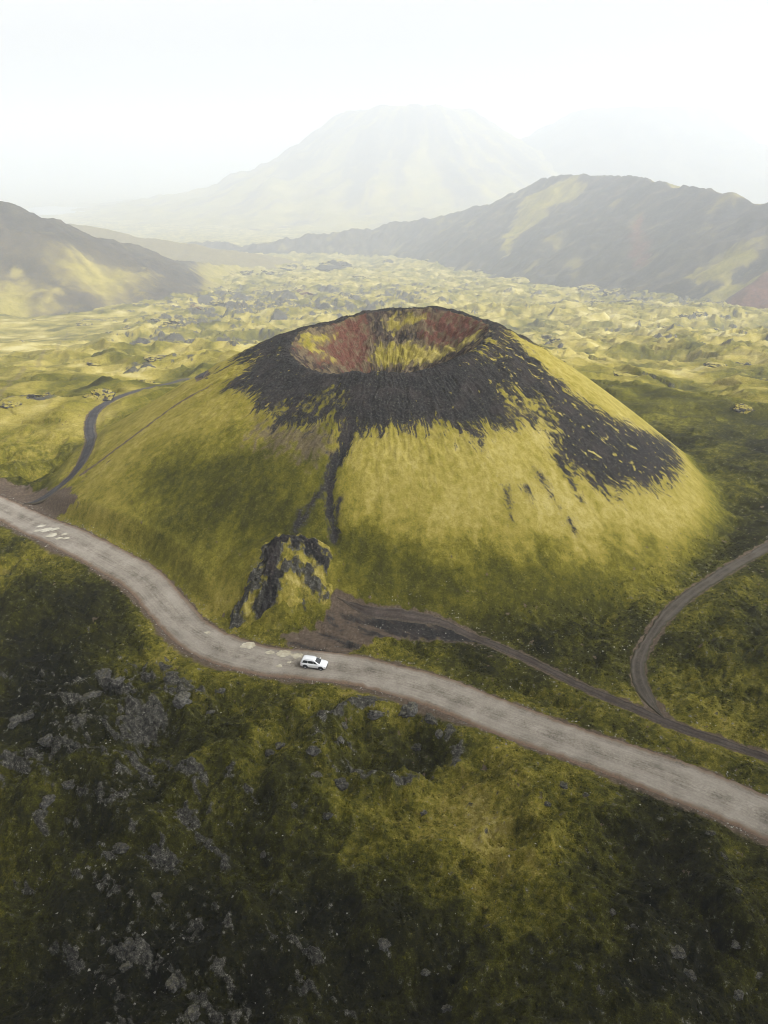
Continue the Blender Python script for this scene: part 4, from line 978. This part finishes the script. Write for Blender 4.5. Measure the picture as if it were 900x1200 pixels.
def bm_obj(name, bm, mat, parent, bevel=0.0, smooth=True):
    me = bpy.data.meshes.new(name)
    bmesh.ops.recalc_face_normals(bm, faces=bm.faces[:])
    for f in bm.faces: f.smooth = smooth
    bm.to_mesh(me); bm.free()
    o = link(me, name, mat, parent)
    if bevel:
        b = o.modifiers.new('edge', 'BEVEL'); b.width = bevel; b.segments = 2; b.limit_method = 'ANGLE'; b.angle_limit = math.radians(35)
    return o
def loft(bm, rings, cap=True):
    R = [[bm.verts.new(p) for p in r] for r in rings]
    n = len(R[0])
    for a, b in zip(R[:-1], R[1:]):
        for j in range(n): bm.faces.new((a[j], a[(j + 1) % n], b[(j + 1) % n], b[j]))
    if cap: bm.faces.new(R[0][::-1]); bm.faces.new(R[-1])
def box(bm, x0, x1, y0, y1, z0, z1):
    loft(bm, [[(x0, y0, z), (x1, y0, z), (x1, y1, z), (x0, y1, z)] for z in (z0, z1)])

car = bpy.data.objects.new('parked_car', None); COL.objects.link(car)
tag(car, 'white five-door SUV with dark windows alone on the gravel road', 'car')
ST = [(-2.25, .78, .44, .78, .90), (-2.20, .86, .32, .84, .99), (-2.0, .90, .27, .90, 1.04), (-1.6, .92, .25, .93, 1.05), (-.9, .93, .24, .93, 1.05), (0, .93, .24, .92, 1.04), (.8, .93, .24, .90, 1.03),
      (1.15, .92, .24, .89, 1.01), (1.5, .92, .25, .86, .97), (1.85, .90, .27, .80, .91), (2.08, .85, .31, .73, .84), (2.2, .78, .38, .66, .76), (2.25, .68, .46, .60, .66)]
def sec(x, hw, zb, zs, zt):
    half = [(0, zb), (hw * .86, zb), (hw * .97, zb + .07), (hw, zb + .2), (hw * 1.0, zs - .12), (hw * .985, zs - .02), (hw * .93, zs + .05), (hw * .80, zt), (hw * .4, zt + .025)]
    full = half + [(0, zt + .032)] + [(-y, z) for y, z in half[:0:-1]]
    return [(x, y, z) for y, z in full]
bm = bmesh.new(); loft(bm, [sec(*s) for s in ST]); body = bm_obj('body', bm, M_PAINT, car)
LV = [(1.00, -2.14, 1.22, .80), (1.06, -2.13, 1.10, .79), (1.34, -2.02, .62, .725), (1.54, -1.92, .27, .665), (1.62, -1.80, .10, .62), (1.665, -1.55, -.20, .52), (1.68, -1.1, -.5, .3)]
def lev(z):
    for a, b in zip(LV[:-1], LV[1:]):
        if z <= b[0]:
            t = (z - a[0]) / (b[0] - a[0]); return [a[i] + (b[i] - a[i]) * t for i in (1, 2, 3)]
    return list(LV[-1][1:])
def loop(z):
    xr, xf, hw = lev(z); c = .09
    return [(xr, -hw + c, z), (xr + c, -hw, z), (xf - c * 2, -hw, z), (xf, -hw + c * 1.8, z), (xf + .05, 0, z), (xf, hw - c * 1.8, z), (xf - c * 2, hw, z), (xr + c, hw, z), (xr, hw - c, z), (xr - .03, 0, z)]
bm = bmesh.new(); loft(bm, [loop(z) for z in (1.0, 1.06, 1.2, 1.34, 1.54, 1.62, 1.665, 1.68)]); roof = bm_obj('cabin', bm, M_PAINT, car)
ZS = (1.075, 1.2, 1.34, 1.44, 1.53)
def side_panel(name, s, a0, a1, b0, b1):
    bm = bmesh.new(); rows_ = []
    for i, z in enumerate(ZS):
        t = i / (len(ZS) - 1); xr, xf, hw = lev(z)
        x0 = a0 + (b0 - a0) * t; x1 = a1 + (b1 - a1) * t
        rows_.append([bm.verts.new((x0 + (x1 - x0) * q, s * (hw + .008), z)) for q in (0, .5, 1)])
    for p, q in zip(rows_[:-1], rows_[1:]):
        for j in range(2): bm.faces.new((p[j], p[j + 1], q[j + 1], q[j]))
    return bm_obj(name, bm, M_GLASS, car)
for s in (-1, 1):
    side_panel('side_window', s, .10, .84, .02, .14); side_panel('side_window', s, -.88, .04, -.82, -.04); side_panel('side_window', s, -1.86, -.94, -1.62, -.88)
def end_panel(name, front):
    bm = bmesh.new(); rows_ = []
    for z in ZS:
        xr, xf, hw = lev(z); x = xf + .012 if front else xr - .012; w = hw - (.15 if front else .12)
        bow = .05 if front else -.03
        rows_.append([bm.verts.new((x + bow * (1 - q * q), q * w, z)) for q in (-1, -.5, 0, .5, 1)])
    for p, q in zip(rows_[:-1], rows_[1:]):
        for j in range(4): bm.faces.new((p[j], p[j + 1], q[j + 1], q[j]))
    return bm_obj(name, bm, M_GLASS, car)
end_panel('windscreen', True); end_panel('rear_window', False)
def wheel(x, s):
    bm = bmesh.new(); n = 32; prof = [(.235, -.11), (.30, -.125), (.345, -.115), (.365, -.08), (.365, .08), (.345, .115), (.30, .125), (.235, .11)]
    loft(bm, [[(r * math.cos(a), w, r * math.sin(a)) for r, w in prof] for a in [2 * math.pi * j / n for j in range(n)]] + [], cap=False)
    bm.verts.ensure_lookup_table(); k_ = len(prof)
    for j in range(k_): bm.faces.new((bm.verts[(n - 1) * k_ + j], bm.verts[(n - 1) * k_ + (j + 1) % k_], bm.verts[(j + 1) % k_], bm.verts[j]))
    w = bpy.data.objects.new('wheel', None); COL.objects.link(w); w.parent = car; w.location = (x, s * .83, .365)
    bm_obj('tyre', bm, M_TYRE, w)
    bm = bmesh.new()
    loft(bm, [[(r * math.cos(2 * math.pi * j / n), s * y, r * math.sin(2 * math.pi * j / n)) for j in range(n)] for r, y in ((.24, -.05), (.24, .10), (.215, .105), (.20, .05))])
    for q in range(5):
        a = 2 * math.pi * q / 5; c, d = math.cos(a), math.sin(a)
        P4 = [(.03, -.035), (.21, -.028), (.21, .028), (.03, .035)]
        loft(bm, [[(u * c - v * d, s * y, u * d + v * c) for u, v in P4] for y in (.055, .098)])
    bm_obj('rim', bm, M_ALLOY, w)
for x in (-1.33, 1.36):
    for s in (-1, 1):
        bm = bmesh.new(); n = 24; out = []
        for r, y in ((.47, .915), (.47, .938), (.375, .940), (.36, .90)):
            out.append([(x + r * math.cos(math.pi * (-.12 + 1.24 * j / n)), s * y, .365 + r * math.sin(math.pi * (-.12 + 1.24 * j / n))) for j in range(n + 1)])
        V_ = [[bm.verts.new(p) for p in r] for r in out]
        for a, b in zip(V_[:-1], V_[1:]):
            for j in range(n): bm.faces.new((a[j], a[j + 1], b[j + 1], b[j]))
        c = bm.verts.new((x, s * .934, .365)); 
        for j in range(n): bm.faces.new((c, V_[2][j], V_[2][j + 1]))
        bm_obj('wheel_arch', bm, M_PLAST, car)
        wheel(x, s)
for s in (-1, 1):
    bm = bmesh.new(); box(bm, -.87, .90, s * .925 - .01, s * .925 + .018, .25, .36); bm_obj('sill', bm, M_PLAST, car, .008)
    bm = bmesh.new(); box(bm, .74, .92, s * .99 - .085, s * .99 + .085, 1.02, 1.15); mo = bm_obj('door_mirror', bm, M_PAINT, car, .03)
    for hx in (.02, -.93): 
        bm = bmesh.new(); box(bm, hx - .09, hx + .09, s * .935 - .012, s * .935 + .016, .84, .87); bm_obj('door_handle', bm, M_PAINT, car, .006)
    bm = bmesh.new(); loft(bm, [[(2.10 - .02 * i, s * .80 + s * .012, .70), (2.21, s * .60, .66), (2.20, s * .60, .75), (2.02, s * .815, .80)] if False else [(x_, s * y_, z_) for x_, y_, z_ in q_] for i, q_ in enumerate(
        ([(2.01, .875, .66), (2.215, .66, .62), (2.205, .62, .745), (1.98, .85, .80)], [(2.035, .900, .665), (2.245, .68, .625), (2.235, .63, .74), (2.0, .865, .79)]))]); bm_obj('headlight', bm, M_LAMP, car)
    bm = bmesh.new(); loft(bm, [[(x_, s * y_, z_) for x_, y_, z_ in q_] for q_ in ([(-2.05, .885, .78), (-2.2, .66, .80), (-2.19, .66, .96), (-2.02, .865, .97)], [(-2.075, .91, .785), (-2.245, .68, .805), (-2.235, .67, .95), (-2.05, .89, .96)])]); bm_obj('tail_light', bm, M_TAIL, car)
    bm = bmesh.new(); box(bm, -1.55, -.05, s * .60 - .018, s * .60 + .018, 1.655, 1.69); bm_obj('roof_rail', bm, M_ALLOY, car, .01)
bm = bmesh.new(); box(bm, 2.22, 2.262, -.55, .55, .46, .60); bm_obj('grille', bm, M_PLAST, car, .01)
bm = bmesh.new(); box(bm, 2.12, 2.225, -.74, .74, .30, .40); bm_obj('front_bumper', bm, M_PLAST, car, .02)
bm = bmesh.new(); box(bm, -2.262, -2.15, -.76, .76, .33, .46); bm_obj('rear_bumper', bm, M_PLAST, car, .02)
bm = bmesh.new(); box(bm, -2.262, -2.235, -.26, .26, .60, .71); bm_obj('number_plate', bm, M_PLATE, car, .004)
cx, cy, _ = FEAT['car']
d = np.hypot(ROAD[:, 0] - cx, ROAD[:, 1] - cy); kk = int(np.argmin(d)); tv = ROAD[min(kk + 3, len(ROAD) - 1)] - ROAD[max(kk - 3, 0)]
car.location = (cx, cy, road_z(cx, cy) - 0.01); car.rotation_euler = (0, 0, math.atan2(tv[1], tv[0]) - 0.05)

# ----------------------------------------------------------------- the air
SUN_EL, SUN_AZ = math.radians(42), math.radians(118)      # azimuth clockwise from +Y
to_sun = Vector((math.sin(SUN_AZ) * math.cos(SUN_EL), math.cos(SUN_AZ) * math.cos(SUN_EL), math.sin(SUN_EL)))
HAZE_TOP = 600.0
bm = bmesh.new(); box(bm, -11000, 11000, -700, 21000, -640, HAZE_TOP); me = bpy.data.meshes.new('haze'); bm.to_mesh(me); bm.free()
m = bpy.data.materials.new('mist'); m.use_nodes = True; t = m.node_tree; t.nodes.clear()
v = t.nodes.new('ShaderNodeVolumePrincipled'); v.inputs['Color'].default_value = (.825, .866, .926, 1); v.inputs['Density'].default_value = 0.00028; v.inputs['Anisotropy'].default_value = 0.15
o_ = t.nodes.new('ShaderNodeOutputMaterial'); t.links.new(v.outputs[0], o_.inputs['Volume'])
tag(link(me, 'haze', m), kind='stuff')

# unseen cloudlike slab added overhead, behind the view, to shade the near ground
def add_shade_slab():
    n = 150; g = np.linspace(-1, 1, n); U, V_ = np.meshgrid(g, g)
    edge_y = 98.0; h0 = 620.0
    off = h0 / math.tan(SUN_EL); ox = off * math.sin(SUN_AZ); oy = off * math.cos(SUN_AZ)
    rx, ry = 900.0, 420.0
    cx_, cy_ = ox - 40, oy + edge_y - ry
    X = cx_ + U * rx; Y = cy_ + V_ * ry
    q = np.maximum(np.abs(U), np.abs(V_)); rag = 0.10 * fbm(X / 160, Y / 160, 4, 701)
    prof = np.sqrt(np.clip(1 - (q + rag) ** 6, 0, 1))
    top = h0 + 20 + prof * (90 + 70 * np.clip(fbm(X / 140, Y / 140, 5, 702), -.6, 1)); bot = h0 + 20 - prof * 12 + prof * 6 * fbm(X / 90, Y / 90, 4, 703)
    vs = np.concatenate([np.stack([X, Y, top], -1).reshape(-1, 3), np.stack([X, Y, bot], -1).reshape(-1, 3)])
    f = grid_quads(n, n); f = np.concatenate([f, f[:, ::-1] + n * n])
    # close the rim
    r = np.concatenate([np.arange(n), np.arange(1, n) * n + n - 1, (n - 1) * n + np.arange(n - 2, -1, -1), np.arange(n - 2, 0, -1) * n])
    rim = np.stack([r, np.roll(r, -1), np.roll(r, -1) + n * n, r + n * n], -1)[:, ::-1]
    me = np_mesh('shade_slab', vs, quads=np.concatenate([f, rim]))
    m = bpy.data.materials.new('shade_slab_grey'); k = N(m); k.bsdf(k.ramp(k.noise(0.01, 5, 0.6, k.pos()), [(0.3, (.42, .43, .45)), (0.7, (.62, .63, .64))]), 1.0, spec=0.0)
    return tag(link(me, 'shade_slab', m), kind='stuff')
add_shade_slab()

# ----------------------------------------------------------------- sky, sun, camera
w = bpy.data.worlds.new('World'); SC.world = w; w.use_nodes = True; t = w.node_tree; t.nodes.clear()
sky = t.nodes.new('ShaderNodeTexSky'); sky.sky_type = 'NISHITA'; sky.sun_disc = False; sky.sun_elevation = SUN_EL; sky.sun_rotation = SUN_AZ
sky.air_density = 1.2; sky.dust_density = 5.0; sky.ozone_density = 1.0
hs = t.nodes.new('ShaderNodeHueSaturation'); hs.inputs['Saturation'].default_value = 0.0; hs.inputs['Value'].default_value = 1.0
bg = t.nodes.new('ShaderNodeBackground'); bg.inputs['Strength'].default_value = 0.15; wo = t.nodes.new('ShaderNodeOutputWorld')
t.links.new(sky.outputs[0], hs.inputs['Color']); t.links.new(hs.outputs[0], bg.inputs[0]); t.links.new(bg.outputs[0], wo.inputs[0])
L = bpy.data.lights.new('sun', 'SUN'); L.energy = 3.0; L.angle = math.radians(8); L.color = (1, .985, .965)
so = bpy.data.objects.new('sun', L); COL.objects.link(so); so.rotation_euler = to_sun.to_track_quat('Z', 'Y').to_euler()

cam = bpy.data.cameras.new('camera'); co_ = bpy.data.objects.new('camera', cam); COL.objects.link(co_)
cam.sensor_fit = 'HORIZONTAL'; cam.sensor_width = 36; cam.lens = 36 * FPX / 900; cam.clip_start = 0.5; cam.clip_end = 30000
co_.location = CAM; co_.rotation_euler = (math.pi / 2 - PITCH, 0, 0); SC.camera = co_
SC.view_settings.view_transform = 'Standard'; SC.view_settings.look = 'None'; SC.view_settings.exposure = 0.84; SC.view_settings.gamma = 1.0; SC.view_settings.use_curve_mapping = False
SC.cycles.volume_bounces = 3; SC.cycles.max_bounces = 8; SC.cycles.diffuse_bounces = 3
SC.cycles.use_denoising = True; SC.cycles.filter_width = 1.0
